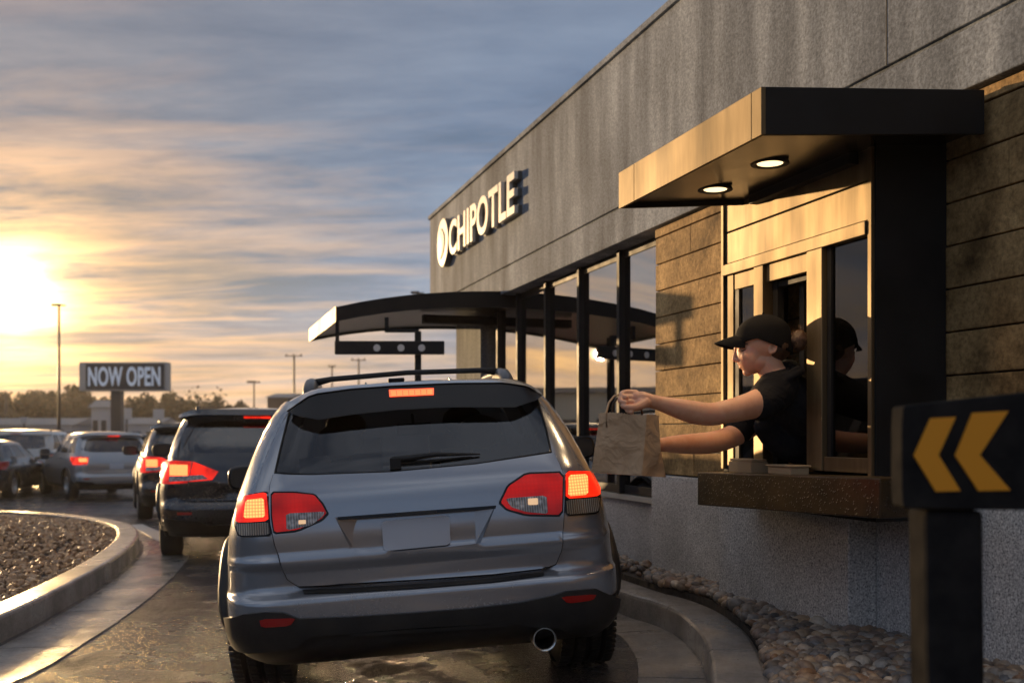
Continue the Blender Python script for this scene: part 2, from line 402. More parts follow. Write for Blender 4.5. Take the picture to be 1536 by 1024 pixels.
def f_shelf(nt, b):
    v = coords(nt); n = noi(nt, v, 5, 5, .6)
    vo = nt.new('ShaderNodeTexVoronoi'); vo.inputs['Scale'].default_value = 60; nt.link(v, vo.inputs['Vector'])
    drops = ramp(nt, vo.outputs['Distance'], [(.0, 1.0), (.28, .0)])
    nt.link(ramp(nt, n, [(.3, (.03, .02, .01)), (.7, (.11, .065, .025))]), b.inputs['Base Color'])
    nt.link(bump(nt, drops, .8, .006), b.inputs['Normal'])
M_SHELF = mat('wet_shelf_steel', rough=.3, metal=.3, fn=f_shelf)
M_LAMP = mat('lamp_glow', (1, .9, .7), emis=(1, .70, .36), estr=1.8)
M_PANE = glassmat('window_glass', (.22, .22, .21), (.80, .80, .80), .52, .006, .05)
M_PANE2 = glassmat('pickup_glass', (.5, .5, .48), (.7, .7, .7), .07, .006, .0, .25)
def f_wood(nt, b):
    v = coords(nt, (1, 1, .2)); n = noi(nt, v, 6, 4)
    nt.link(ramp(nt, n, [(.3, (.07, .035, .015)), (.7, (.16, .085, .04))]), b.inputs['Base Color'])
M_WOOD = mat('interior_wood', rough=.55, fn=f_wood)
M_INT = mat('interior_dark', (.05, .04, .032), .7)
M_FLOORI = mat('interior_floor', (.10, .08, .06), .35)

def build_haze():
    m = bpy.data.materials.new('haze_air'); m.use_nodes = True; nt = NT(m); nt.n.remove(nt.n['Principled BSDF'])
    v = nt.new('ShaderNodeVolumePrincipled'); v.inputs['Color'].default_value = (.95, .9, .85, 1); v.inputs['Density'].default_value = .0004; v.inputs['Anisotropy'].default_value = .55
    nt.link(v.outputs[0], nt.n['Material Output'].inputs['Volume'])
    mb = MB(); mb.box((0, 650, 6.0), (1850, 1750, 15)); o = mb.build('haze', m, origin=(0, 650, 0)); tag(o, 'thin golden evening haze over the car park', 'haze', kind='stuff')
build_haze(); scene.cycles.volume_bounces = 1
# ================================================================ ground
def axis_pts(segs):
    out = []
    for a, b, n in segs:
        out += [a+(b-a)*i/n for i in range(n)]
    return out+[segs[-1][1]]
xs = axis_pts([(-900, -60, 8), (-60, -12, 24), (-12, -3, 18), (-3, 3, 30), (3, 12, 9), (12, 60, 8), (60, 900, 6)])
ys = axis_pts([(-200, -6, 8), (-6, 0, 12), (0, 30, 100), (30, 60, 15), (60, 1500, 10)])
vs = [(x, y, g(x, y)) for y in ys for x in xs]; nx = len(xs)
fs = [(j*nx+i, j*nx+i+1, (j+1)*nx+i+1, (j+1)*nx+i) for j in range(len(ys)-1) for i in range(nx-1)]
mb = MB().add(vs, fs, True); o = mb.build('ground', M_ASPH, origin=(0, 0, 0)); tag(o, 'wet dark asphalt of the lane and car park', 'ground', kind='structure')

def catmull(pts, n=8, closed=False):
    out = []; N = len(pts)
    rng = range(N) if closed else range(N-1)
    for i in rng:
        if closed: p0, p1, p2, p3 = pts[i-1], pts[i], pts[(i+1) % N], pts[(i+2) % N]
        else: p0, p1, p2, p3 = pts[max(i-1, 0)], pts[i], pts[i+1], pts[min(i+2, N-1)]
        for k in range(n):
            t = k/n
            out.append(tuple(.5*((2*p1[j])+(-p0[j]+p2[j])*t+(2*p0[j]-5*p1[j]+4*p2[j]-p3[j])*t*t+(-p0[j]+3*p1[j]-3*p2[j]+p3[j])*t**3) for j in range(2)))
    if not closed: out.append(tuple(pts[-1][:2]))
    return out
def offs(path, d, closed=False):
    out = []; N = len(path)
    for i in range(N):
        a = path[i-1] if (closed or i > 0) else path[i]; b = path[(i+1) % N] if (closed or i < N-1) else path[i]
        tx, ty = b[0]-a[0], b[1]-a[1]; L = math.hypot(tx, ty) or 1
        out.append((path[i][0]+ty/L*d, path[i][1]-tx/L*d))
    return out
def strip(name, path, prof, m, closed=False, joints=None, jstep=1.22):
    """sweep profile [(offset, height)] along path"""
    path2 = []; drop = []; acc = 0; nxt = .9
    for i in range(len(path)):
        if i:
            a, b = path[i-1], path[i]; L = math.hypot(b[0]-a[0], b[1]-a[1])
            while acc+L > nxt:
                for e, dr in ((-.007, 0), (-.005, 1), (.005, 1), (.007, 0)):
                    f = min(.999, max(.001, (nxt-acc+e)/L)); path2.append((lerp(a[0], b[0], f), lerp(a[1], b[1], f))); drop.append(dr)
                nxt += jstep
            acc += L
        path2.append(path[i]); drop.append(0)
    path = path2
    mb = MB(); cols = [offs(path, d, closed) for d, h in prof]; vs = []
    for i in range(len(path)):
        for j, (d, h) in enumerate(prof):
            x, y = cols[j][i]; vs.append((x, y, g(x, y)+h-.014*drop[i]))
    n = len(prof); N = len(path); fs = []
    for i in range(N if closed else N-1):
        i2 = (i+1) % N
        for j in range(n-1): fs.append((i*n+j, i*n+j+1, i2*n+j+1, i2*n+j))
    mb.add(vs, fs, False)
    if joints: 
        pass
    return mb.build(name, m, origin=(0, 0, 0))
# right-hand kerb (traced on the lane-side top edge), lane is on its left
kp = [G(x, y, .15) for x, y in ((948, 892), (975, 899), (1000, 908), (1020, 918), (1037, 932), (1052, 948), (1061, 968), (1066, 992), (1068, 1024))]
kp = [(p.x, p.y) for p in kp]
far = [(kp[0][0]-.309*d, kp[0][1]+.951*d) for d in (9, 5.5, 3, 1.4, .6)]
near_ = [(kp[-1][0]-.10, kp[-1][1]-.5), (kp[-1][0]-.32, kp[-1][1]-1.1), (kp[-1][0]-.55, kp[-1][1]-1.9), (kp[-1][0]-.7, kp[-1][1]-3.2), (kp[-1][0]-.7, kp[-1][1]-6)]
RK = catmull(far+kp+near_, 6)
# path runs far -> near; offs(+d) points to ... lane side check
KW = .235
def kerb_profile(w): return [(.012, -.05), (.008, .02), (0, .13), (-.008, .145), (-.022, .152), (-w+.02, .152), (-w, .143), (-w, -.05)]
sgn = 1
a_, b_ = RK[40], RK[41]; tx, ty = b_[0]-a_[0], b_[1]-a_[1]
# +d offset = (ty,-tx): for a path heading -y (ty<0) that is (-x) = lane side
strip('kerb', RK, kerb_profile(KW), M_KERB); bpy.data.objects['kerb']['kind'] = 'structure'
bpy.data.objects['kerb']['label'] = 'pale concrete kerb beside the pebble bed'
strip('gutter', RK, [(.34, -.03), (.335, .006), (.02, .008), (.0, .0)], M_GUT)['kind'] = 'structure'
# ================================================================ left island
ip = [G(x, y, .15) for x, y in ((0, 925), (70, 893), (130, 862), (178, 833), (203, 812), (208, 797), (196, 786), (162, 778), (112, 772), (50, 768), (0, 766))]
ip = [(p.x, p.y) for p in ip]
cl = [(-4.6, 3.2), (-3.1, 4.6)] if False else [(ip[0][0]-.3, ip[0][1]-2.2), (ip[0][0]+.05, ip[0][1]-1.0)]
back = [(-11, ip[-1][1]+.3), (-15, ip[-1][1]-1.5), (-16, ip[-1][1]-5), (-15, 4.5), (-11, 3.2), (-6, 3.0)]
IL = catmull(cl+ip+back, 6, True)
area = sum(IL[i][0]*IL[(i+1) % len(IL)][1]-IL[(i+1) % len(IL)][0]*IL[i][1] for i in range(len(IL)))
# counter-clockwise -> +d is outward
if area < 0: IL = IL[::-1]
strip('island_kerb', IL+IL[:1], [(.012, -.05), (.006, .03), (0, .135), (-.01, .15), (-.03, .156), (-.20, .156), (-.22, .145), (-.22, -.05)], M_KERB)
tag(bpy.data.objects['island_kerb'], 'pale concrete kerb round the gravel island', 'kerb', kind='structure')
GUT = .52
strip('island_gutter', IL+IL[:1], [(GUT+.01, -.03), (GUT, .008), (.1, .004), (.0, -.004)], M_GUT); tag(bpy.data.objects['island_gutter'], 'smooth wet concrete gutter around the island', 'gutter', kind='structure')
inner = offs(IL, -.21, True)
def fillpoly(name, poly, hf, m, step=.5):
    mb = MB(); patch(mb, poly, lambda u, v: (Vector((u, v, hf(u, v))), Vector((0, 0, 1))), 0, .1, step=step); return mb.build(name, m, origin=(0, 0, 0))
def mound(x, y):
    dmin = min((x-p[0])**2+(y-p[1])**2 for p in inner[::3])**.5
    return .10+.10*sstep(dmin, 0, 1.6)+g(x, y)
o = fillpoly('island_soil', inner, lambda x, y: mound(x, y)-.02, M_SOIL, .6); tag(o, 'dark soil of the kerbed island', 'soil', kind='structure')

# ---- stones as stuff
def ico(sub):
    bm = bmesh.new(); bmesh.ops.create_icosphere(bm, subdivisions=sub, radius=1); v = np.array([tuple(x.co) for x in bm.verts]); f = np.array([[q.index for q in x.verts] for x in bm.faces]); bm.free(); return v, f
ICO = {1: ico(1), 2: ico(2), 3: ico(3)}
def stones(name, items, angular, m, origin=(0, 0, 0)):
    V = []; F = []; off = 0
    for (x, y, z, r, sub) in items:
        v, f = ICO[sub]; v = v.copy()
        if angular:
            k = np.random.normal(size=(9, 3)); k /= np.linalg.norm(k, axis=1)[:, None]
            dd = v@k.T; lim = np.random.uniform(.55, .85, 9)
            ex = np.maximum(dd-lim, 0); v = v-ex@k
            flat = np.random.uniform(.45, .8)
        else:
            v = v*(1+.09*np.sin(v[:, [1, 2, 0]]*np.random.uniform(1.5, 3, 3)+np.random.uniform(0, 6, 3)))
            flat = np.random.uniform(.5, .78)
        v = v*np.array([1, np.random.uniform(.6, .95), flat])*r
        a, b, c = np.random.uniform(0, 6.28), np.random.normal(0, .28), np.random.normal(0, .28)
        M = np.array(Matrix.Rotation(a, 3, 'Z')@Matrix.Rotation(b, 3, 'X')@Matrix.Rotation(c, 3, 'Y'))
        v = v@M.T+np.array([x, y, z]); V.append(v); F.append(f+off); off += len(v)
    V = np.concatenate(V); F = np.concatenate(F); me = bpy.data.meshes.new(name)
    me.vertices.add(len(V)); me.vertices.foreach_set('co', V.ravel()); me.loops.add(F.size); me.loops.foreach_set('vertex_index', F.ravel().astype(np.int32))
    me.polygons.add(len(F)); me.polygons.foreach_set('loop_start', np.arange(0, F.size, 3, dtype=np.int32)); me.update(calc_edges=True)
    me.polygons.foreach_set('use_smooth', [not angular]*len(F)); me.materials.append(m)
    o = bpy.data.objects.new(name, me); COL.objects.link(o); return o
def f_peb(cols):
    def fn(nt, b):
        gi = nt.new('ShaderNodeNewGeometry'); r = gi.outputs['Random Per Island']; v = coords(nt); n = noi(nt, v, 60, 4, .6)
        c = ramp(nt, r, [(i/(len(cols)-1), cc) for i, cc in enumerate(cols)])
        c = mixc(nt, .6, c, mixc(nt, 1.0, c, ramp(nt, n, [(.3, .55), (.7, 1.4)]), 'MULTIPLY'))
        nt.link(c, b.inputs['Base Color']); nt.link(ramp(nt, n, [(.3, .32), (.7, .6)]), b.inputs['Roughness']); nt.link(bump(nt, n, .25, .004), b.inputs['Normal'])
    return fn
M_PEB = mat('river_pebbles', fn=f_peb([(.11, .085, .07), (.26, .17, .105), (.05, .05, .052), (.36, .25, .15), (.16, .15, .145), (.22, .12, .06), (.48, .41, .32), (.12, .12, .125), (.25, .20, .15), (.07, .055, .045)]))
M_GRAV = mat('crushed_gravel', spec=.2, fn=f_peb([(.28, .16, .085), (.48, .29, .15), (.58, .35, .18), (.32, .22, .14), (.62, .37, .19), (.48, .31, .18), (.30, .185, .10), (.68, .47, .28)]))
# pebble bed between kerb and wall
def bedz(x, y):
    a = x*CS+y*SN; return g(x, y)+.13+.09*sstep(a, 2.1, 3.1)
rki = offs(RK, -KW-.01)
def kerb_x(y):
    best = min(rki, key=lambda p: abs(p[1]-y)); return best[0]
bed = [tuple(wp(3.22, t, 0)[:2]) for t in (-5, -2, 0, 2, 4, 6, 8, 10, 13)]

o = fillpoly('bed_soil', rki+bed, lambda x, y: bedz(x, y)-.03, M_SOIL, .4); tag(o, 'dark soil under the pebbles', 'soil', kind='structure')
items = []
for _ in range(60000):
    y = random.uniform(1.2, 11.5) if random.random() < .25 else random.uniform(3.0, 6.8); a = random.uniform(1.0, 3.4)
    x = (a-y*SN)/CS; kx = kerb_x(y)
    if x < kx+.01 or a > 3.24: continue
    if y < 3.6 and x < .55*y-.35 : 
        if random.random() < .8: continue
    r = random.uniform(.016, .046)*(1.25 if random.random() < .15 else 1); d = y
    items.append((x, y, bedz(x, y)+random.uniform(-.012, .014), r, 2 if d < 7 else 1))
    if len(items) > 6500: break
o = stones('pebbles', items, False, M_PEB); tag(o, 'rounded mixed river pebbles filling the bed along the restaurant wall', 'pebbles', kind='stuff')
items = []
inn2 = inner
while len(items) < 13000:
    y = random.uniform(4.0, 14.6); x = random.uniform(-10, -2.3)
    if x < -.62*y-1.2: continue
    if not inpoly(x, y, inn2): continue
    items.append((x, y, mound(x, y)+random.uniform(-.01, .02), random.uniform(.014, .046), 1))
o = stones('gravel', items, True, M_GRAV); tag(o, 'rough brown crushed gravel covering the kerbed island', 'gravel', kind='stuff')
# utility cover on the island edge
c_ = G(128, 788, .2); 
# painted lane marks
M_PAINT = mat('road_paint', (.55, .52, .46), .45)
def quad_on_ground(name, pts, dz, m):
    return fillpoly(name, pts, lambda x, y: g(x, y)+dz, m, .2)
q = [G(*p) for p in ((192, 788), (214, 787), (262, 810), (236, 812))]
mb = MB(); patch(mb, [(p.x, p.y) for p in q], lambda u, v: (Vector((u, v, g(u, v))), Vector((0, 0, 1))), .012, .01, step=.2)
o = mb.build('lane_marking', M_PAINT, origin=(0, 0, 0)); tag(o, 'worn white lane stripe beside the island gutter', 'road marking', kind='structure')
'''q = [G(*p) for p in ((20, 748), (60, 746), (140, 760), (95, 764))]
mb = MB(); patch(mb, [(p.x, p.y) for p in q], lambda u, v: (Vector((u, v, g(u, v))), Vector((0, 0, 1))), .012, .01, step=.3)
o = mb.build('lane_marking', M_PAINT, origin=(0, 0, 0)); tag(o, 'faded stripe in front of the parked white car', 'road marking', kind='structure')'''
# ================================================================ restaurant building
AM, AB, A2, AW, AC, AS = 3.2, 2.844, 3.045, 3.38, 2.12, 2.62
T_FAR = tt(645, AM); T_NEAR = -6.0
Z_TOP = zz(645, 330, AM); Z_GR = zz(928, 312, AM); Z_FB = zz(977, 342, AM)
T_SW = tt(977, AM)      # where windows give way to stone
T_PF, T_PN = tt(1085, AB), tt(1310, AB)
BL = thing('restaurant_building', wp(AM+3, 4, 0), 'grey rendered drive-through restaurant with tan stone cladding and tall black-framed windows', 'building')
mb = MB()
mb.wbox(AM, AM+.5, T_NEAR, T_FAR, Z_GR+.012, Z_TOP)
mb.wbox(AM, AM+.5, T_NEAR, T_FAR, Z_FB, Z_GR-.012)
mb.wbox(AM+.02, AM+.48, T_NEAR+.02, T_FAR-.02, Z_GR-.02, Z_GR+.02)
# vertical expansion joint lines: far return wall of the parapet
mb.wbox(AM+.502, AM+9, T_FAR-.4, T_FAR-.002, Z_FB+.1, Z_TOP-.003)
mb.build('fascia', M_FASC, BL, bevel=.006)
for px in (1330,):
    t0 = tt(px, AM); MB().wbox(AM-.002, AM+.01, t0-.003, t0+.003, Z_GR+.014, Z_TOP-.01).build('control_joint', M_BLACK, BL)
mb = MB(); mb.wbox(AM-.025, AM+.55, T_NEAR, T_FAR+.02, Z_TOP+.001, Z_TOP+.05); mb.build('coping', M_BLACK if False else M_FASC, BL, bevel=.004)
mb = MB(); mb.wbox(AM+.51, AM+9, T_NEAR, T_FAR-.42, Z_TOP-.35, Z_TOP-.25); mb.build('roof', M_INT, BL)
# stone courses
mb = MB(); z1 = Z_FB-.002; ch = .192
def courses(mb, t0, t1, zlo, zhi, phase):
    z = zhi; k = 0
    while z > zlo+.01:
        zb = max(zlo, z-ch if k else z-ch*phase)
        t = t0
        while t < t1-.01:
            L = random.uniform(2.2, 4.5); te = min(t1, t+L)
            if t1-te < .4: te = t1
            mb.wbox(AM+.028+random.uniform(0, .006), AM+.2, t+.0015, te-.0015, zb+.005, z-.003); t = te
        z = zb; k += 1
Z_LED = zz(980, 711.5, AM)
courses(mb, T_NEAR, T_SW, Z_LED+.006, z1-.01, .35)
mb.build('stone_cladding', M_STONE, BL, bevel=.004)
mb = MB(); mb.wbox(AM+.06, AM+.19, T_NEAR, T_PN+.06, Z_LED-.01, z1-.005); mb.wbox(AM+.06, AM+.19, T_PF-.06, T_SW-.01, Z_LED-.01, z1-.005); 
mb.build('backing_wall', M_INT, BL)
# base plinth
T_B0, T_B1 = tt(1273, A2), tt(1078, A2)
mb = MB(); mb.wbox(AM, AM+.22, T_NEAR, T_B0-.001, -.5, Z_LED); mb.wbox(AM, AM+.22, T_B1+.001, T_SW, -.5, Z_LED)
mb.wbox(A2, AM+.22, T_B0, T_B1, -.5, .90)
mb.wbox(AW+.03, AW+.25, T_SW+.001, tt(752, AW), -.5, zz(945, 750, AW))
mb.build('plinth', M_BASE, BL, bevel=.008)
ZS = zz(945, 750, AW)
mb = MB(); mb.wbox(AW-.03, AW+.3, T_SW+.002, tt(752, AW), ZS+.001, ZS+.045); mb.build('window_sill', mat('sill_stone', (.42, .38, .32), .5), BL, bevel=.004)
# glazing
T_W0, T_W1 = T_SW, tt(752, AW)
sp = (tt(824.6, AW)-tt(936, AW))/2; first = tt(936, AW)
mt = [T_W0+.03]+[first+i*sp for i in range(0, 5) if first+i*sp < T_W1-.2]+[T_W1]
for i in range(len(mt)-1):
    wd = MB(); w_ = .027
    wd.wbox(AW-.055, AW+.05, mt[i]-w_, mt[i]+w_, ZS+.05, Z_FB-.003)
    if i == len(mt)-2: wd.wbox(AW-.055, AW+.05, mt[i+1]-w_, mt[i+1]+w_, ZS+.05, Z_FB-.003)
    wd.wbox(AW-.012, AW+.04, mt[i]+w_+.001, mt[i+1]-w_-.001, ZS+.05, ZS+.12)
    wd.wbox(AW-.012, AW+.04, mt[i]+w_+.001, mt[i+1]-w_-.001, Z_FB-.07, Z_FB-.003)
    fr = wd.build('window', M_BLACK, BL, bevel=.004)
    MB().wbox(AW-.004, AW+.004, mt[i]+w_, mt[i+1]-w_, ZS+.121, Z_FB-.071).build('pane', M_PANE, fr)
# soffit above the glazing and interior
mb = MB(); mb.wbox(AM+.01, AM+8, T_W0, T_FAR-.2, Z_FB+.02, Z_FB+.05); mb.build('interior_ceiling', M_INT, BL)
mb = MB(); mb.wbox(AM+4.2, AM+4.3, T_NEAR, T_FAR-.5, -.2, Z_FB); mb.wbox(AM+.6, AM+4.2, tt(752, AW)+.2, tt(752, AW)+.3, -.2, Z_FB)
mb.wbox(AM+.3, AM+4.2, T_NEAR, T_NEAR+.1, -.2, Z_FB)
mb.build('interior_wall', M_WOOD, BL)
MB().wbox(AM+.23, AM+4.2, T_NEAR, T_FAR-.5, .0, .12).build('interior_floor', M_FLOORI, BL)
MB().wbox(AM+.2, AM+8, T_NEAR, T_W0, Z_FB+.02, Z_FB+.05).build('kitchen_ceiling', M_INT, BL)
# divider wall between dining room and pickup booth
MB().wbox(AM+.35, AM+4.15, T_SW-.3, T_SW-.2, .121, Z_FB-.01).build('partition_wall', M_WOOD, BL)
for (a, t) in ((AM+.9, first+.5), (AM+.9, first+1.6), (AM+1.8, first+.9), (AM+1.8, first+2.1), (AM+2.7, first+1.5)):
    MB().lathe([(0, .001), (0, .085), (.015, .09), (.03, .09)], wp(a, t, Z_FB-.012), 'z', 20, False).build('ceiling_lamp', M_LAMP, BL)
# dining tables / counter silhouettes inside
mb = MB(); mb.wbox(AM+2.4, AM+3.0, first-.2, first+3, .12, 1.0); mb.build('counter', M_WOOD, BL, bevel=.01)
# far pier and entrance
mb = MB(); mb.wbox(AM+.07, AM+.42, tt(721, AM+.07), tt(684, AM+.07), -.5, Z_FB-.002); mb.build('pier', M_FASC, BL, bevel=.01)
mb = MB(); mb.wbox(AW+.1, AW+.2, tt(752, AW)+.06, tt(721, AM+.07)+.4, -.3, Z_FB-.01); mb.build('entrance_door', M_BLACK, BL)
# ---------------------------------------------------------------- pickup window unit
ZH = zz(1314, 326, AB); ZF0 = zz(1303, 352, AB); ZPT = zz(1312, 262, AB)+.10; ZB0 = zz(1270, 708, AB)
UW = BL
t_ = lambda px: tt(px, AB)
for tq in (T_PN, T_PF-.045): MB().wbox(AB+.004, AM+.21, tq, tq+.045, ZB0-.21, ZPT+.1).build('booth_side', M_BLACK, UW, bevel=.003)  # shade put into the colour: black here, bronze on the sunlit header
for za, zb_q in ((ZH, ZPT+.1), (ZB0-.21, ZB0-.03)): MB().wbox(AB+.03, AM+.2, T_PN+.046, T_PF-.046, za, zb_q).build('booth_shell', M_BLACK, UW)
hdr = MB(); hz = zz(1300, 270, AB)-.03
hdr.wbox(AB, AB+.029, T_PN+.03, T_PF-.02, ZH, ZH+(ZPT-ZH)*.60-.004); hdr.wbox(AB, AB+.029, T_PN+.03, T_PF-.02, ZH+(ZPT-ZH)*.60+.004, ZPT+.1)
hdr.build('header_panel', M_BRONZE, UW, bevel=.003)
for tq in (T_PN-.002, T_PF-.02): MB().wbox(AB-.012, AB+.05, tq, tq+.026, ZB0-.02, ZPT+.1).build('corner_trim', M_BRONZE, UW, bevel=.002)
pw = MB()
pw.wbox(AB-.02, AB+.06, T_PN+.031, T_PF-.021, ZF0, ZH-.006)              # head rail
pw.wbox(AB-.02, AB+.06, t_(1238), t_(1215), ZB0, ZF0-.001)              # big mullion
pw.wbox(AB-.015, AB+.05, t_(1148), t_(1134), ZB0, ZF0-.001)
pw.wbox(AB-.010, AB+.04, t_(1238)-.004-(t_(1238)-t_(1303)), t_(1238)-.001, ZB0, zz(1270, 686, AB))
pw.wbox(AB-.005, AB+.05, t_(1303)-.03, t_(1303), ZB0, ZF0-.001)
pw.wbox(AB+.0, AB+.05, t_(1100), t_(1091), ZB0, ZF0-.001)
zq = zz(1115, 431, AB)
pw.wbox(AB+.004, AB+.035, t_(1133)-.001, t_(1101), zq, ZF0-.002)          # panel over side light
zq2 = zz(1180, 415, AB)
pw.wbox(AB+.002, AB+.03, t_(1214), t_(1149), zq2, ZF0-.002)
PW = pw.build('pickup_window', M_BRONZE, UW, bevel=.003)
ds = MB(); ds.wbox(AB+.055, AB+.09, t_(1214)+.0, t_(1207), ZB0, zq2); ds.wbox(AB+.04, AB+.08, t_(1156), t_(1149), ZB0, zq2); ds.wbox(AB+.045, AB+.085, t_(1214), t_(1149), zq2-.03, zq2-.001)
ds.wbox(AB+.005, AB+.04, t_(1245), t_(1239), ZB0+.03, ZF0-.001); ds.wbox(AB+.006, AB+.04, t_(1107), t_(1100.5), ZB0, zq); ds.wbox(AB+.10, AB+.14, t_(1180), t_(1173), ZB0, zq2)
ds.build('sliding_sash', M_BLACK, PW, bevel=.002)
MB().wbox(AB+.018, AB+.024, t_(1303), t_(1245), zz(1270, 686, AB), ZF0-.002).build('pane', M_PANE2, PW)
MB().wbox(AB+.018, AB+.024, t_(1133.5), t_(1107), ZB0+.01, zq-.002).build('pane', M_PANE2, PW)
# shelf
sh = MB(); n0, n1 = tt(1320, AS), tt(1046, AS)
vs = [wp(a, t, z) for a in (AS, AB+.002) for (t, z) in ((n0, .862), (n1, .815), (n1, .992), (n0, 1.022))]
sh.add(vs, [(0, 1, 2, 3), (4, 7, 6, 5), (0, 4, 5, 1), (1, 5, 6, 2), (2, 6, 7, 3), (3, 7, 4, 0)])
sh.build('serving_shelf', M_SHELF, UW, bevel=.006)
MB().wbox(AB+.003, A2+.1, tt(1370, AB+.1) if False else T_PN+.05, T_PF-.05, .83, ZB0-.211).build('booth_floor', M_BLACK, UW)
# ---------------------------------------------------------------- canopy over the pickup window
c0, c1 = tt(1142, AC), tt(928, AC); zcb = H+448*WY(1142, AC)/FPX; zct = H+520*WY(1142, AC)/FPX; SL = .095; th_ = zct-zcb
CN = MB()
def cbox(mb, a0, a1, t0, t1, z0, z1): mb.wbox(a0, a1, t0, t1, z0+SL*(a0-AC), z1+SL*(a0-AC), SL)
s1, s2 = tt(1127, AC), tt(951, AC)
for u0, u1 in ((c0, s1-.0015), (s1+.0015, s2-.0015), (s2+.0015, c1)): cbox(CN, AC, AC+.02, u0, u1, zcb, zct)
CP = CN.build('window_canopy', M_BRONZE, BL, bevel=.002)
cs_ = MB(); cbox(cs_, AC+.0205, AM-.003, c0+.0005, c0+.02, zcb, zct); cbox(cs_, AC+.0205, AM-.003, c1-.02, c1-.0005, zcb, zct); cbox(cs_, AC+.021, AM-.003, c0+.0205, c1-.0205, zct-.02, zct-.004)
cs_.build('canopy_side', M_BLACK, CP, bevel=.002)  # same metal as the fascia, coloured black for the unlit ends
def f_soff(nt, b):
    v = coords(nt); n = noi(nt, v, 2.0, 4, .6); nt.link(ramp(nt, n, [(.3, .12), (.7, .28)]), b.inputs['Roughness']); nt.link(bump(nt, noi(nt, v, 4, 2), .15, .01), b.inputs['Normal'])
so_ = MB(); cbox(so_, AC+.021, AM-.003, c0+.0205, c1-.0205, zcb+.022, zcb+.03); so_.build('soffit', mat('soffit_metal', (.035, .028, .02), .2, metal=.5, fn=f_soff), CP)
def on_soffit(px, py):
    z = 2.4
    for _ in range(30):
        Y = (z-H)*FPX/(HY-py); X = (px-CXP)*Y/FPX; a = X*CS+Y*SN; z = zcb+.02+SL*(a-AC)
    return Vector((X, Y, z))
for p in ((1155, 244), (1073, 283)):
    c = on_soffit(*p)
    MB().lathe([(.004, .058), (.004, .082), (-.008, .086), (-.008, .062), (.004, .058)], c, 'z', 28).build('downlight', M_BLACK, CP)
    MB().lathe([(.0, .0005), (.0, .0575)], c+Vector((0, 0, -.004)), 'z', 28, False).build('downlight_lens', M_LAMP, CP)
    sl_ = bpy.data.lights.new('downlight_beam', 'SPOT'); sl_.energy = 13; sl_.color = (1, .66, .34); sl_.spot_size = R(125); sl_.spot_blend = .8; sl_.shadow_soft_size = .05
    slo = bpy.data.objects.new('downlight_beam', sl_); COL.objects.link(slo); slo.location = c+Vector((0, 0, -.02))
MB().wbox(AB-.05, AB-.001, T_PN+.1, T_PF-.35, zcb-.03+SL*(AB-AC), zcb+.02+SL*(AB-AC)).build('canopy_bracket', M_BLACK, CP)
# upright joining booth side to canopy, its black colour painting the side's shade
MB().wbox(AB+.005, AM+.02, T_PN-.012, T_PN-.001, ZB0-.21, zcb+SL*(AB-AC)+.05).build('booth_end_panel', M_BLACK, BL)
# ---------------------------------------------------------------- entrance canopy
tc_ = tt(775, AW); wd_ = 1.0
def solve_w(px, a, t):
    p = wp(a, t, 0); lo, hi = 0, 6
    for _ in range(50):
        m_ = (lo+hi)/2; q = p+Vector((-CS, -SN, 0))*m_
        if q.x/q.y*FPX+CXP > px: lo = m_
        else: hi = m_
    return m_
wd_ = solve_w(505, AW, tc_); AO = AW-wd_
tn, tf = tc_, tt(465, AO)
def zed(px, py, a): return H-(py-HY)*WY(px, a)/FPX
zo_t, zo_b = zed(505, 460, AO), zed(505, 482, AO); zi_t, zi_b = zed(775, 437, AW), zed(775, 462, AW)
K = 8; EC = MB(); vs = []; fs = []
for i in range(K+1):
    f = i/K; a = lerp(AO, AW-.0, f); bow = .07*4*f*(1-f)*(1-.3*f)
    for t in (tn, tf):
        vs.append(wp(a, t, lerp(zo_t, zi_t, f)+bow)); vs.append(wp(a, t, lerp(zo_b, zi_b, f)+bow))
for i in range(K):
    b = i*4; fs += [(b, b+4, b+5, b+1), (b+2, b+3, b+7, b+6), (b, b+2, b+6, b+4)]
fs += [(K*4, K*4+1, K*4+3, K*4+2)]
EC.add(vs, fs); E1 = EC.build('entrance_canopy', M_BLACK, BL)
ef = MB(); ef.wbox(AO-.012, AO-.001, tn-.01, tf+.01, zo_b-.005, zo_t+.004); ef.build('canopy_fascia', M_BRONZE, E1)
sf = MB(); vs = []; fs = []
for i in range(K+1):
    f = i/K; a = lerp(AO, AW, f); bow = .07*4*f*(1-f)*(1-.3*f)
    for t in (tn+.01, tf-.01): vs.append(wp(a, t, lerp(zo_b, zi_b, f)+bow+.03))
for i in range(K): fs.append((2*i, 2*i+1, 2*i+3, 2*i+2))
sf.add(vs, fs, True); sf.build('canopy_soffit', mat('canopy_soffit', (.10, .09, .075), .35, metal=.5), E1)
MB().wbox(AO+1.05, AW+.1, tn+.6, tn+.72, zed(700, 491, AW-.3), zed(700, 479, AW-.3)).build('canopy_beam', M_BLACK, E1)
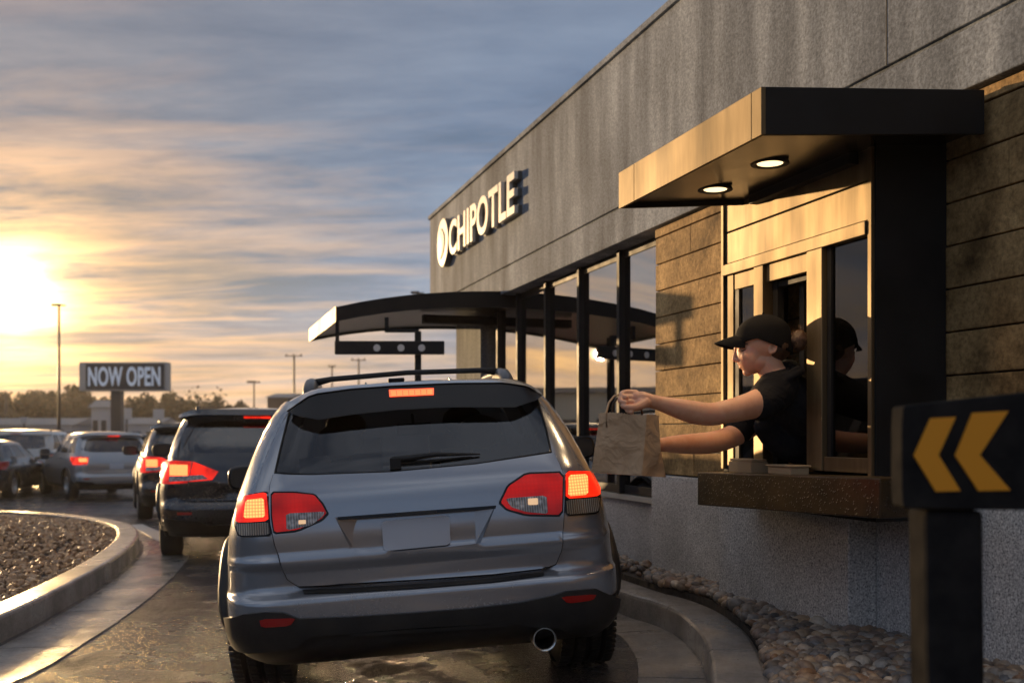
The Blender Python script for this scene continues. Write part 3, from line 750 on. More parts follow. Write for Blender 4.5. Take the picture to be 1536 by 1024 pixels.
# clearance bar hung by the canopy, with its post
def PV(px, py, Y): return P(px, py, Y)
Yc = WY(505, AO)+.12
CB = thing('clearance_bar', (P(627, 650, Yc).x, Yc, g(-1, Yc)), 'black horizontal clearance bar with three pale round studs on a post under the entrance canopy', 'clearance bar')
mb = MB(); mb.box(P(584.5, 521.5, Yc), (164*Yc/FPX, .06, 20*Yc/FPX)); mb.build('bar', M_BLACK, CB, bevel=.006)
for px in (566, 602, 633):
    c = P(px, 522, Yc)+Vector((0, -.032, 0)); MB().lathe([(.0, .0005), (0, .036), (.01, .036)], c+Vector((0, -.008, 0)), 'y', 16, False).build('stud', mat('pale_stud', (.75, .68, .6), .4), CB)
z0 = g(-1, Yc)-.02; pt = P(627, 497, Yc+.1); mb = MB(); mb.box((pt.x, pt.y, (pt.z+z0)/2), (.065, .065, pt.z-z0)); mb.build('post', M_BLACK, CB, bevel=.004)
mb = MB(); c = P(603, 496, Yc+.1); mb.box(c, (50*Yc/FPX, .04, .035)); c = P(580, 487, Yc+.1); mb.box(c, (.04, .04, 22*Yc/FPX)); mb.build('bracket', M_BLACK, CB); c = P(506, 497, Yc); MB().box(c, (.035, .035, 36*Yc/FPX)).build('hanger', M_BLACK, CB)
# ---------------------------------------------------------------- restaurant sign
AG = AM-.045
def sgn_place(vs, t0, z0, a):   # local x -> -u (towards the camera), y -> up, z -> outward
    return [wp(a, t0-v[0], z0+v[1])+Vector((-CS, -SN, 0))*v[2] for v in vs]
tA, tB = tt(678, AG), tt(777, AG)
vs, fs = text_mesh('CHIPOTLE', 1, .02, .022, 1, 1.03)
xs_ = [v[0] for v in vs]; ys_ = [v[1] for v in vs]; hgt = max(ys_)-min(ys_); wdt = max(xs_)-min(xs_)
ztop_ = .5*(zz(765, 268, AG)+zz(683, 328, AG)); zbot_ = .5*(zz(765, 331, AG)+zz(683, 380, AG))
kx = (tA-tB)/wdt; ky = (ztop_-zbot_)/hgt
vs = [((v[0]-min(xs_))*kx, (v[1]-min(ys_))*ky, v[2]) for v in vs]
M_LET = mat('sign_white', (.62, .58, .52), .35); M_RET = mat('sign_return', (.10, .09, .08), .5)
SG = thing('restaurant_sign', wp(AG, tB, zbot_), 'raised white CHIPOTLE letters with round pepper emblem on the grey fascia', 'sign')
lt = MB().add(sgn_place(vs, tA, zbot_, AG-.02), fs); lt.build('lettering', M_LET, SG)
rv, rf = text_mesh('CHIPOTLE', 1, .022, .03, 1, 1.03)
rv = [((v[0]-min(xs_))*kx, (v[1]-min(ys_))*ky, v[2]) for v in rv]
MB().add(sgn_place(rv, tA, zbot_, AG+.022), rf).build('letter_return', M_RET, SG)
# emblem
te = tt(668, AG); ze = .5*(zz(668, 328, AG)+zz(668, 400, AG)); re_ = .5*(zz(668, 328, AG)-zz(668, 400, AG))
def disc(r, z0, z1, n=40):
    v = [(r*.92*math.cos(2*math.pi*i/n), r*math.sin(2*math.pi*i/n), z) for z in (z0, z1) for i in range(n)]
    return v, [tuple(range(n))[::-1], tuple(range(n, 2*n))]+[(i, (i+1) % n, n+(i+1) % n, n+i) for i in range(n)]
v, f = disc(re_, -.06, .03); MB().add(sgn_place(v, te, ze, AG), f).build('emblem_return', M_RET, SG)
v, f = disc(re_*.97, .0305, .04); MB().add(sgn_place(v, te, ze, AG), f).build('emblem_face', M_LET, SG)
pep = [(-.30, .52), (-.1, .62), (.02, .50), (.22, .42), (.42, .18), (.40, -.15), (.20, -.45), (-.10, -.62), (-.38, -.66), (-.12, -.48), (.04, -.25), (.05, .0), (-.08, .18), (-.22, .30), (-.16, .42), (-.34, .40)]
pep = roundpoly(pep, 2)
v = [(x*re_, y*re_, z) for z in (.0405, .052) for x, y in pep]; n = len(pep); f = [tuple(range(n))[::-1], tuple(range(n, 2*n))]+[(i, (i+1) % n, n+(i+1) % n, n+i) for i in range(n)]
MB().add(sgn_place(v, te, ze, AG), f).build('emblem_pepper', mat('emblem_grey', (.09, .08, .07), .5), SG)
# ---------------------------------------------------------------- things at the pickup counter
def tray(name, px, py, w, h, d, label, cat, m, a=None):
    a = AB+.0 if a is None else a; t0 = tt(px, a); z0 = zz(px, py, a)
    mb = MB(); mb.wbox(a, a+d, t0-w/2, t0+w/2, z0, z0+h); o = mb.build(name, m, None, bevel=.006); tag(o, label, cat); return o
M_CARD = mat('card_tan', (.42, .30, .17), .7); M_PAPER = mat('paper_white', (.6, .56, .5), .6)
mb = MB(); a = AB-.09; ts_ = .5*(tt(1200, a)+tt(1165, a)); wv = abs(tt(1165, a)-tt(1200, a))
zt0 = 1.005
mb.wbox(a-.05, a+.05, ts_-wv/2, ts_+wv/2, zt0, zt0+.035); mb.wbox(a-.058, a+.058, ts_-wv/2-.008, ts_+wv/2+.008, zt0+.036, zt0+.045)
tag(mb.build('lit_frame_block', M_CARD, None, bevel=.003), 'low tan block added for a golden-lit bit of window frame below the worker', 'box')  # added block, its tan colour stands for sunlight on the window frame
mb = MB(); a = AB-.09; ts_ = tt(1122, a)
mb.wbox(a-.05, a+.05, ts_-.11, ts_+.11, .999, 1.055); mb.wbox(a-.045, a+.045, ts_-.105, ts_+.105, 1.056, 1.07)
tag(mb.build('far_lit_frame_block', M_CARD, None, bevel=.003), 'tan block added for golden-lit frame at the far end of the serving shelf', 'napkin holder')  # second added block, coloured as a golden-lit piece of frame
# shelving inside the booth
SHV = thing('shelving_unit', wp(AM+1.6, tt(1190, AM+1.6), .12), 'brown shelving unit standing inside the restaurant behind the worker', 'shelves')
ax = AM+1.5; tC = T_PF+.5
for t in (tC-1.6, tC): MB().wbox(ax, ax+.4, t, t+.05, .121, 2.3).build('side_panel', M_WOOD, SHV)
for z in (.5, .95, 1.4, 1.85, 2.25): MB().wbox(ax, ax+.4, tC-1.549, tC-.001, z, z+.03).build('shelf', M_WOOD, SHV)
for i in range(9):
    z = (.53, .98, 1.43, 1.88)[i % 4]; t = tC-1.45+(i*.37) % 1.3; hh = random.uniform(.16, .26)
    mb = MB(); mb.lathe([(0, .001), (0, .045), (hh, .062), (hh+.012, .066), (hh+.02, .02)], wp(ax+.15, t, z), 'z', 16); o = mb.build('paper_cup', M_PAPER if i % 3 else M_CARD)
    tag(o, 'paper cup standing on the shelving inside the pickup booth', 'cup', 'paper cups on the shelving')

for (a_q, t_q, e_q) in ((AM+1.0, tt(1190, AM+1.0)+.3, 34), (AM+1.6, first+1.2, 16)):
    l_ = bpy.data.lights.new('ceiling_lamp_light', 'POINT'); l_.energy = e_q; l_.color = (1, .62, .30); l_.shadow_soft_size = .1
    lo_ = bpy.data.objects.new('ceiling_lamp_light', l_); COL.objects.link(lo_); lo_.location = wp(a_q, t_q, Z_FB-.12)
for (a_q, t_q) in ((AM+1.0, tt(1190, AM+1.0)+.3),): MB().lathe([(0, .001), (0, .085), (.015, .09), (.03, .09)], wp(a_q, t_q, Z_FB-.012), 'z', 20, False).build('ceiling_lamp', M_LAMP, BL)
# ================================================================ vehicles
def paint(name, base, rough=.28, metal=.55, dirt=.5):
    def fn(nt, b):
        v = coords(nt); n = noi(nt, v, 3.0, 5, .65, .4); f = noi(nt, v, 45, 4, .7); fl = noi(nt, v, 900, 1)
        sp = nt.new('ShaderNodeSeparateXYZ'); nt.link(v, sp.inputs[0])
        low = ramp(nt, sp.outputs[2], [(.2, 1.0), (.85, .25)])
        d = mathn(nt, 'MULTIPLY', mathn(nt, 'MULTIPLY', ramp(nt, n, [(.35, .2), (.7, 1.0)]), ramp(nt, f, [(.35, .2), (.65, 1.0)])), mathn(nt, 'MULTIPLY', low, dirt), clamp=True)
        nt.link(mixc(nt, d, base, (.16, .13, .10)), b.inputs['Base Color'])
        nt.link(mathn(nt, 'MULTIPLY_ADD', d, .4, rough), b.inputs['Roughness'])
        nt.link(mathn(nt, 'MULTIPLY_ADD', d, -.5, metal, clamp=True), b.inputs['Metallic'])
        nt.link(mathn(nt, 'MULTIPLY_ADD', d, -1.0, 1.0, clamp=True), b.inputs['Coat Weight'])
        b.inputs['Coat Roughness'].default_value = .07
        nt.link(bump(nt, fl, .05, .001), b.inputs['Normal'])
    return mat(name, fn=fn)
def f_plast(nt, b):
    v = coords(nt); f = noi(nt, v, 60, 3); n = noi(nt, v, 4, 5, .6)
    nt.link(ramp(nt, n, [(.3, (.012, .012, .012)), (.7, (.035, .032, .029))]), b.inputs['Base Color']); nt.link(bump(nt, f, .25, .003), b.inputs['Normal'])
M_PLAST = mat('black_plastic', rough=.5, spec=.3, fn=f_plast)
M_GLOSSB = mat('gloss_black', (.007, .007, .008), .25, spec=.3)
def f_rub(nt, b):
    v = coords(nt); f = noi(nt, v, 40, 4, .6); n = noi(nt, v, 3, 4)
    nt.link(ramp(nt, n, [(.35, (.010, .010, .010)), (.7, (.032, .028, .024))]), b.inputs['Base Color']); nt.link(bump(nt, f, .4, .004), b.inputs['Normal'])
M_RUB = mat('tyre_rubber', rough=.7, fn=f_rub)
M_RIM = mat('alloy', (.45, .44, .42), .3, metal=.9)
M_CGLASS = glassmat('car_glass', (.42, .42, .42), (.62, .66, .72), .06, .01, 0, .25)
M_CGLASSD = glassmat('car_glass_dark', (.10, .10, .11), (.8, .8, .8), .10, .01, 0, .25)
M_SEAT = mat('seat_fabric', (.02, .02, .022), .8)
M_CHROME = mat('chrome', (.5, .5, .48), .22, metal=1)
M_PLATE = mat('plate_grey', (.44, .46, .50), .42)
M_STEEL = mat('rusty_steel', (.10, .06, .035), .6, metal=.5)
def lens(name, col, glow, k, sc=55, lo=.8):
    def fn(nt, b):
        v = coords(nt, (1, .0, 1)); br = nt.new('ShaderNodeTexVoronoi'); br.inputs['Scale'].default_value = sc; br.inputs['Randomness'].default_value = 0.0; nt.link(v, br.inputs['Vector'])
        cell = ramp(nt, br.outputs['Distance'], [(.15, 1.0), (.6, lo)])
        sc_ = nt.new('ShaderNodeVectorMath', operation='SCALE'); sc_.inputs[0].default_value = glow; nt.link(mathn(nt, 'MULTIPLY', cell, ramp(nt, noi(nt, coords(nt), 5.5, 2), [(.32, .15), (.62, 1.4)])) if lo > .5 else cell, sc_.inputs['Scale'])
        nt.link(sc_.outputs[0], b.inputs['Emission Color']); b.inputs['Emission Strength'].default_value = k
    return mat(name, col, .2, coat=.25, spec=.3, fn=fn)
M_RED = lens('red_lens', (.42, .004, .002), (1, .012, .003), .2)
M_REDON = lens('lit_red_lens', (.5, .012, .006), (1, .02, .004), .9)
M_LED = lens('led_grid', (.9, .25, .08), (1, .26, .07), 2.6, 75, .3)
M_REDOFF = mat('red_reflector', (.34, .008, .006), .15, coat=.6)
def f_clear(nt, b):
    v = coords(nt, (1, .1, .15)); w_ = nt.new('ShaderNodeTexWave'); w_.inputs['Scale'].default_value = 28; w_.inputs['Distortion'].default_value = 1.5; nt.link(v, w_.inputs['Vector'])
    vv = nt.new('ShaderNodeTexVoronoi'); vv.inputs['Scale'].default_value = 42; nt.link(coords(nt), vv.inputs['Vector']); nt.link(mixc(nt, .55, ramp(nt, w_.outputs['Fac'], [(.2, (.25, .23, .2)), (.6, (.8, .77, .72))]), ramp(nt, vv.outputs['Distance'], [(.1, (.95, .93, .9)), (.6, (.12, .11, .1))])), b.inputs['Base Color']); nt.link(bump(nt, w_.outputs['Fac'], .7, .01), b.inputs['Normal'])  # pale voronoi cells paint a sparkle into the lens colour
M_CLEAR = mat('clear_lens', rough=.1, metal=.0, coat=1, fn=f_clear)
def f_amb(nt, b):
    v = coords(nt, (1, .1, .15)); w_ = nt.new('ShaderNodeTexWave'); w_.inputs['Scale'].default_value = 30; nt.link(v, w_.inputs['Vector'])
    nt.link(ramp(nt, w_.outputs['Fac'], [(.2, (.14, .10, .06)), (.7, (.42, .33, .22))]), b.inputs['Base Color']); nt.link(bump(nt, w_.outputs['Fac'], .7, .01), b.inputs['Normal'])
M_AMBER = mat('amber_clear_lens', rough=.12, metal=.3, coat=1, fn=f_amb)

def pch(tab):
    X = [t[0] for t in tab]; Y = [t[1] for t in tab]; n = len(X)
    d = [(Y[i+1]-Y[i])/(X[i+1]-X[i]) for i in range(n-1)]; m = [d[0]]+[0 if d[i-1]*d[i] <= 0 else 2*d[i-1]*d[i]/(d[i-1]+d[i]) for i in range(1, n-1)]+[d[-1]]
    def f(x):
        if x <= X[0]: return Y[0]
        if x >= X[-1]: return Y[-1]
        i = 0
        while x > X[i+1]: i += 1
        h = X[i+1]-X[i]; t = (x-X[i])/h
        return (2*t**3-3*t*t+1)*Y[i]+(t**3-2*t*t+t)*h*m[i]+(-2*t**3+3*t*t)*Y[i+1]+(t**3-t*t)*h*m[i+1]
    return f
class Shape:
    def __init__(s, W, YR, YF, yc=1.2, n=12, m=5, nf=5, mf=4):
        s.w = pch(W); s.yr = pch(YR); s.yf = pch(YF); s.yc = yc; s.n = n; s.m = m; s.nf = nf; s.mf = mf
    def ry(s, x, z):
        w = s.w(z); q = min(.992, abs(x)/w); return s.yc-(s.yc-s.yr(z))*(1-q**s.n)**(1/s.m)
    def rear(s, x, z):
        e = .004; y = s.ry(x, z); w = s.w(z); xx = max(-.992*w, min(.992*w, x))
        yx = (s.ry(xx+e, z)-s.ry(xx-e, z))/(2*e); yz = (s.ry(xx, z+.02)-s.ry(xx, z-.02))/.04; yz = max(-.7, min(.7, yz))
        return Vector((x, y, z)), Vector((yx, -1, yz)).normalized()
    def sx(s, y, z):
        w = s.w(z)
        if y < s.yc: q = min(.995, (s.yc-y)/max(.05, s.yc-s.yr(z))); return w*(1-q**s.m)**(1/s.n)
        q = min(.995, (y-s.yc)/max(.05, s.yf(z)-s.yc)); return w*(1-q**s.mf)**(1/s.nf)
    def side(s, sg):
        def f(y, z):
            e = .004; x = s.sx(y, z); xy = (s.sx(y+e, z)-s.sx(y-e, z))/(2*e); xz = (s.sx(y, z+e)-s.sx(y, z-e))/(2*e); xz = max(-2.5, min(2.5, xz))
            return Vector((sg*x, y, z)), Vector((sg*1, -xy*1, -xz*1)).normalized()
        return f
    XI = [0, .12, .25, .4, .55, .68, .78, .85, .90, .94, .97]
    def ring(s, z):
        w = s.w(z); yr = s.yr(z); yf = s.yf(z); pts = []
        def rearpt(xi): return (xi*w, s.yc-(s.yc-yr)*(1-abs(xi)**s.n)**(1/s.m))
        half = [rearpt(x) for x in s.XI]
        q0 = (1-.97**s.n)**(1/s.m); qs = [q0*(1-i/18) for i in range(1, 19)]
        for q in qs: half.append((w*(1-q**s.m)**(1/s.n), s.yc-(s.yc-yr)*q))
        fx = [.93, .85, .72, .55, .36, .18, 0]; q1 = (1-.93**s.nf)**(1/s.mf)
        for i in range(1, 31): q = q1*i/31; half.append((w*(1-q**s.mf)**(1/s.nf), s.yc+(yf-s.yc)*q))
        for x in fx: half.append((x*w, s.yc+(yf-s.yc)*(1-x**s.nf)**(1/s.mf)))
        # half runs rear centre -> right side -> front centre ; mirror
        full = half+[(-x, y) for x, y in half[-2:0:-1]]
        return [Vector((x, y, z)) for x, y in full]
def loft(mb, shape, zs, cap_top=False, cap_bot=False, skip=None, smooth=True, off=0):
    rings = [shape.ring(z) for z in zs]; n = len(rings[0]); vs = [p for r in rings for p in r]; fs = []
    for i in range(len(zs)-1):
        for k in range(n):
            k2 = (k+1) % n; q = (rings[i][k]+rings[i][k2]+rings[i+1][k]+rings[i+1][k2])/4
            if skip and skip(q): continue
            fs.append((i*n+k, i*n+k2, (i+1)*n+k2, (i+1)*n+k))
    b0 = len(mb.v)
    mb.add(vs, fs, smooth)
    hn = (n+2)//2
    for flag, i in ((cap_top, len(zs)-1), (cap_bot, 0)):
        if flag:
            for k in range(hn-1):
                a, b = i*n+k, i*n+k+1; c, d = i*n+(n-k-1) % n, i*n+(n-k) % n
                f = [a, b, c, d]; f2 = []
                for q in f:
                    if q not in f2: f2.append(q)
                if len(f2) > 2: mb.f.append(tuple(x+b0 for x in f2)); mb.sm.append(True)
    return mb
ZL = lambda a, b, n: [a+(b-a)*i/n for i in range(n+1)]

def wheel(mbT, mbR, c, sgn, r=.335, wd=.235, spokes=5, tread=False):
    """tyre + rim; outer face towards sgn*x"""
    h = wd/2; pr = []
    if tread:
        pr = [(-h, r*.60), (-h*1.02, r*.78), (-h*.98, r*.90), (-h*.86, r*.975)]
        g_ = [-.84, -.55, -.52, -.46, -.43, -.12, -.09, -.03, 0, .03, .09, .12, .43, .46, .52, .55, .84]
        for i, q in enumerate(g_):
            deep = q in (-.52, -.46, -.09, -.03, .03, .09, .46, .52); pr.append((q*h, r*(.962 if deep else .998)))
        pr += [(h*.86, r*.975), (h*.98, r*.90), (h*1.02, r*.78), (h, r*.60)]
    else: pr = [(-h, r*.62), (-h*1.02, r*.8), (-h*.9, r*.96), (-h*.6, r), (h*.6, r), (h*.9, r*.96), (h*1.02, r*.8), (h, r*.62)]
    mbT.lathe(pr, c, 'x', 56)
    if tread:
        for k in range(64):
            a = 2*math.pi*k/64
            for sg in (-1, 1):
                mbT.box(Vector(c)+Vector((sg*h*.82, math.cos(a)*r*.985, math.sin(a)*r*.985)), (h*.34, .016, .022), Matrix.Rotation(a-math.pi/2, 3, 'X'))
                a2 = a+math.pi/64; mbT.box(Vector(c)+Vector((sg*h*.28, math.cos(a2)*r*.992, math.sin(a2)*r*.992)), (h*.30, .018, .012), Matrix.Rotation(a2-math.pi/2, 3, 'X')@Matrix.Rotation(sg*.4, 3, 'Z'))
    s = sgn; R0 = r*.62
    mbR.lathe([(s*h*.98, R0), (s*h*1.0, R0*.95), (s*h*.8, R0*.90), (s*h*.15, R0*.88), (s*h*.1, .001)], c, 'x', 36)
    mbR.lathe([(s*h*.3, .0001), (s*h*.9, .0001), (s*h*.9, R0*.16), (s*h*.82, R0*.24), (s*h*.3, R0*.24)][1:], c, 'x', 16)
    for k in range(spokes):
        a = 2*math.pi*k/spokes+.3; d = Vector((0, math.cos(a), math.sin(a)))
        for da in (-.13, .13):
            d2 = Vector((0, math.cos(a+da), math.sin(a+da)))
            mbR.tube([Vector(c)+Vector((s*h*.72, 0, 0))+d*R0*.18, Vector(c)+Vector((s*h*.86, 0, 0))+d2*R0*.93], [R0*.08, R0*.065], 6, flat=.6)

def seats(root, z0, zt, w=.34, y_front=1.75, y_back=.95, m=M_SEAT):
    for (x, y, wd) in ((-w, y_front, .42), (w, y_front, .42), (-w*1.05, y_back, .44), (w*1.05, y_back, .44)):
        mb = MB(); top = zt-.20 if y == y_front else zt-.28
        mb.box((x, y, (z0+top)/2), (wd, .14, top-z0), Matrix.Rotation(R(-8), 3, 'X'))
        mb.ell((x, y-.06, top+.085), (.125, .055, .095), None, 14, 10); mb.tube([(x-.05, y-.05, top-.03), (x-.05, y-.05, top+.06)], .008, 6); mb.tube([(x+.05, y-.05, top-.03), (x+.05, y-.05, top+.06)], .008, 6)
        mb.build('seat', m, root, bevel=.03)

def mirror(root, x, y, z, m, sgn):
    mb = MB(); 
    sec = []
    for (dy, k) in ((-.045, .92), (-.02, 1.0), (.03, .95), (.075, .72), (.10, .35)):
        sec.append((dy, k))
    n = 20; vs = []; fs = []
    for dy, k in sec:
        for i in range(n):
            a = 2*math.pi*i/n; ca, sa = math.cos(a), math.sin(a)
            px_ = .125*k*abs(ca)**.55*(1 if ca > 0 else -1); pz_ = .082*k*abs(sa)**.6*(1 if sa > 0 else -1)
            vs.append((x+px_, y+dy, z+pz_))
    for i in range(len(sec)-1):
        for k in range(n): fs.append((i*n+k, i*n+(k+1) % n, (i+1)*n+(k+1) % n, (i+1)*n+k))
    fs.append(tuple((len(sec)-1)*n+k for k in range(n))); fs.append(tuple(range(n))[::-1])
    mb.add(vs, fs, True); mb.tube([(x-sgn*.09, y+.02, z-.03), (x-sgn*.26, y+.06, z-.055)], [.035, .03], 8)
    o = mb.build('side_mirror', m, root)
    g_ = MB(); vs = [(x+.105*math.copysign(abs(math.cos(a))**.6, math.cos(a)), y-.047, z+.066*math.copysign(abs(math.sin(a))**.6, math.sin(a))) for a in [2*math.pi*i/20 for i in range(20)]]
    g_.add(vs, [tuple(range(20))]); g_.build('mirror_glass', mat('mirror_glass', (.05, .055, .06), .08, metal=.4), o)

# generic crossover ------------------------------------------------
def crossover(name, label, cat, loc, yaw, body_m, W=.90, HT=1.50, L=4.4, lit=True, lights='wide', roll=0, group=None, rails=True, low=None, plate=True, glass=None, chmsl=True, sedan=False, lamp_big=1.0, boxy=0.0, arms=(-1, 1)):
    root = thing(name, loc, label, cat, group, rot=(0, roll, yaw), local=True)
    k = HT/1.5; b_ = boxy
    w = [(.26*k, W*.92), (.34*k, W*.97), (.5*k, W*1.0), (.62*k, W*1.0), (.75*k, W*.985), (.86*k, W*.96), (.95*k, W*.925), (1.0*k, W*.905), (1.15*k, W*(.86+.05*b_)), (1.3*k, W*(.79+.09*b_)), (1.38*k, W*(.735+.12*b_)), (1.43*k, W*(.66+.14*b_)), (1.47*k, W*(.52+.12*b_)), (1.5*k, W*.12)]
    yr = [(.26*k, .14), (.34*k, .04), (.44*k, 0), (.54*k, .0), (.57*k, .045), (.64*k, .06), (.72*k, .05), (.85*k, .07), (.97*k, .10), (1.1*k, .17-.06*b_), (1.3*k, .32-.16*b_), (1.38*k, .39-.22*b_), (1.43*k, .45-.22*b_), (1.47*k, .62-.2*b_), (1.5*k, 1.0)]
    yf = [(.26*k, L-.2), (.34*k, L-.05), (.5*k, L), (.65*k, L-.03), (.78*k, L-.2), (.87*k, L-.75), (.93*k, L-1.1), (.98*k, L-1.3), (1.2*k, L-1.75), (1.38*k, L-2.15), (1.45*k, L-2.4), (1.5*k, L-2.8)]
    S = Shape(w, yr, yf); zb = 1.0*k; wy = (.80, L-.95); rw = .335*min(1, k)
    wz = rw
    def skip(q): return abs(q.x) > W*.6 and any((q.y-y)**2+(q.z-wz)**2 < (rw+.055)**2 for y in wy)
    mb = MB(); loft(mb, S, ZL(.30*k, .56*k, 8)+ZL(.575*k, zb, 12), skip=skip); bd = mb.build('body', body_m, root)
    mb = MB(); loft(mb, S, ZL(.24*k, .34*k, 4), cap_bot=True, skip=skip)
    mb.box((0, L/2, .36*k), (W*1.15, L-.7, .3*k)); mb.box((0, .40, .42*k), (W*1.5, .34, .3*k)); mb.box((0, L/2, .48*k), (W*1.7, L-2.9, .3*k))
    for sg in (-1, 1):
        for y in wy:
            pts = [(sg*(S.sx(y+math.cos(a)*(rw+.06), max(.27*k, wz+math.sin(a)*(rw+.06)))+.006), y+math.cos(a)*(rw+.06), wz+math.sin(a)*(rw+.06)) for a in [math.pi*(-.08+1.16*i/16) for i in range(17)]]
            mb.tube(pts, .028, 6, flat=.6)
    mb.build('cladding', M_PLAST, root)
    sh = S
    # lower bumper
    mb = MB(); poly = [(-W*.985, .29*k), (W*.985, .29*k), (W*.985, .43*k), (W*.6, .40*k), (W*.5, .36*k), (-W*.5, .36*k), (-W*.6, .40*k), (-W*.985, .43*k)]
    patch(mb, poly, S.rear, .012, .03, step=.08); mb.build('bumper', M_PLAST, root)
    # greenhouse
    gm = glass or M_CGLASSD
    mb = MB(); loft(mb, S, ZL(zb, 1.39*k, 10)); mb.build('windows', gm, root)
    mb = MB(); loft(mb, S, ZL(1.385*k, 1.497*k, 9), cap_top=True, off=0); mb.build('roof', body_m, root)
    wt = S.w(1.385*k); wb = S.w(zb)
    mb = MB()
    op = [(-wb*.985, zb-.01), (wb*.985, zb-.01), (wt*.985, 1.40*k), (-wt*.985, 1.40*k)]
    hole = roundpoly([(-wb*.86, zb+.035), (wb*.86, zb+.035), (wt*.84, 1.345*k), (-wt*.84, 1.345*k)], 2, .12)
    patch(mb, op, S.rear, .008, .02, holes=[hole], step=.06)
    fr_ = .15
    for sg in (-1, 1):
        yb0, yb1 = S.yr(zb)+.05, S.yf(zb)-.10; yt0, yt1 = S.yr(1.385*k)+.05, S.yf(1.385*k)-.06
        op = [(yb0, zb-.01), (yb1, zb-.01), (yt1, 1.40*k), (yt0, 1.40*k)]
        zl, zh = zb+.02, 1.36*k
        def yy(f, z): u = (z-zb)/(.385*k); return lerp(lerp(yb0, yb1, f), lerp(yt0, yt1, f), u)
        hs = []
        for f0, f1 in ((.09, .30), (.34, .60), (.64, .955)):
            hs.append([(yy(f0, zl), zl), (yy(f1, zl), zl), (yy(f1, zh), zh), (yy(f0+.03*(f0 < .1), zh), zh)])
        patch(mb, op, S.side(sg), .008, .02, holes=hs, step=.08)
    mb.build('pillars', body_m, root)
    seats(root, .4, 1.38*k, W*.40, L*.40, .95)
    # tailgate outline and recess
    mb = MB(); wq = W*.80
    tg = [(-wq, .58*k), (wq, .58*k), (wq*1.04, .8*k), (wq*1.0, zb+.0), (-wq*1.0, zb+.0), (-wq*1.04, .8*k)]
    rec = [(-W*.42, .80*k), (-W*.36, .655*k), (W*.36, .655*k), (W*.42, .80*k)]
    patch(mb, roundpoly(tg, 2, .12), S.rear, .016, .02, holes=[rec], step=.07); mb.build('tailgate', body_m, root)
    if plate:
        mb = MB(); patch(mb, [(-.155, .67*k), (.155, .67*k), (.155, .67*k+.145), (-.155, .67*k+.145)], S.rear, .012, .01, step=.1); mb.build('number_plate', M_PLATE, root)
    red = M_REDON if lit else M_REDOFF; led = M_LED if lit else M_REDOFF
    zc = .86*k; hh = .085*lamp_big
    for sg in (-1, 1):
        mb = MB(); pl = [(W*.70, zc-hh), (W*.955, zc-hh*1.1), (W*.955, zc+hh), (W*.66, zc+hh*.9)]
        patch(mb, [(sg*x, z) for x, z in (pl if sg > 0 else pl[::-1])], S.rear, .022, .03, step=.05)
        if lights == 'wide':
            pl = [(W*.40, zc+.0), (W*.46, zc-hh*.75), (W*.69, zc-hh*.9), (W*.65, zc+hh*.88)]
            patch(mb, [(sg*x, z) for x, z in (pl if sg > 0 else pl[::-1])], S.rear, .03, .03, step=.05)
        o = mb.build('tail_light', red, root)
        mb = MB(); pl = [(W*.70, zc-hh*.35), (W*.86, zc-hh*.35), (W*.86, zc+hh*.6), (W*.70, zc+hh*.6)]
        patch(mb, [(sg*x, z) for x, z in (pl if sg > 0 else pl[::-1])], S.rear, .027, .01, step=.05); mb.build('bulb', led, o)
        if lights == 'wide':
            mb = MB(); pl = [(W*.50, zc-hh*.68), (W*.86, zc-hh*.9), (W*.86, zc-hh*.45), (W*.56, zc-hh*.3)]
            patch(mb, [(sg*x, z) for x, z in (pl if sg > 0 else pl[::-1])], S.rear, .0345, .01, step=.05); mb.build('reverse_lamp', M_CLEAR, o)
        mb = MB(); pl = [(W*.66, .46*k), (W*.80, .46*k), (W*.80, .485*k), (W*.66, .485*k)]
        patch(mb, [(sg*x, z) for x, z in (pl if sg > 0 else pl[::-1])], S.rear, .012, .01, step=.05); mb.build('reflector', M_REDOFF, root)
        for yh in (1.5, 2.5): MB().box((sg*(S.sx(yh, .93*k)+.012), yh, .90*k), (.03, .2, .03)).build('door_handle', M_CHROME, root, bevel=.008)
        if sg in arms: mirror(root, sg*(S.w(zb)+.14), L-1.62, zb+.03, M_PLAST if low else body_m, sg)
    for y in wy:
        for sg in (-1, 1):
            T = MB(); Rm = MB(); wheel(T, Rm, (sg*(W-.115), y, wz), sg, rw, .22, 5)
            wo = thing('wheel', (sg*(W-.115), y, wz), None, None, local=True); wo.parent = root; wo.location = (0, 0, 0)
            T.build('tyre', M_RUB, wo); Rm.build('rim', M_RIM, wo)
    mb = MB(); n = 10; vs = []
    sw = wt*.97
    patch(mb, [(-sw, 1.352*k), (sw, 1.352*k), (sw*.98, 1.41*k), (-sw*.98, 1.41*k)], S.rear, .10, .12, step=.08); mb.build('spoiler', body_m, root)
    if chmsl:
        mb = MB(); mb.box((0, S.ry(0, 1.385*k)-.105, 1.385*k), (.26, .012, .02)); mb.build('brake_light', red, root)
    if rails:
        for sg in (-1, 1):
            y0, y1 = S.yr(1.42*k)+.35, S.yf(1.42*k)-.25; xx = S.w(1.43*k)*.93
            pts = [(sg*xx, y0, 1.425*k), (sg*xx, y0+.12, 1.49*k), (sg*xx, (y0+y1)/2, 1.505*k), (sg*xx, y1-.12, 1.49*k), (sg*xx, y1, 1.42*k)]
            MB().tube(pts, .018, 8).build('roof_rail', M_PLAST, root)
    mb = MB(); mb.lathe([(-.12, .03), (.1, .03), (.1, .026), (-.1, .0005)][::-1], (W*.52, .09, .27*k), 'y', 16); mb.build('exhaust', M_CHROME, root)
    return root

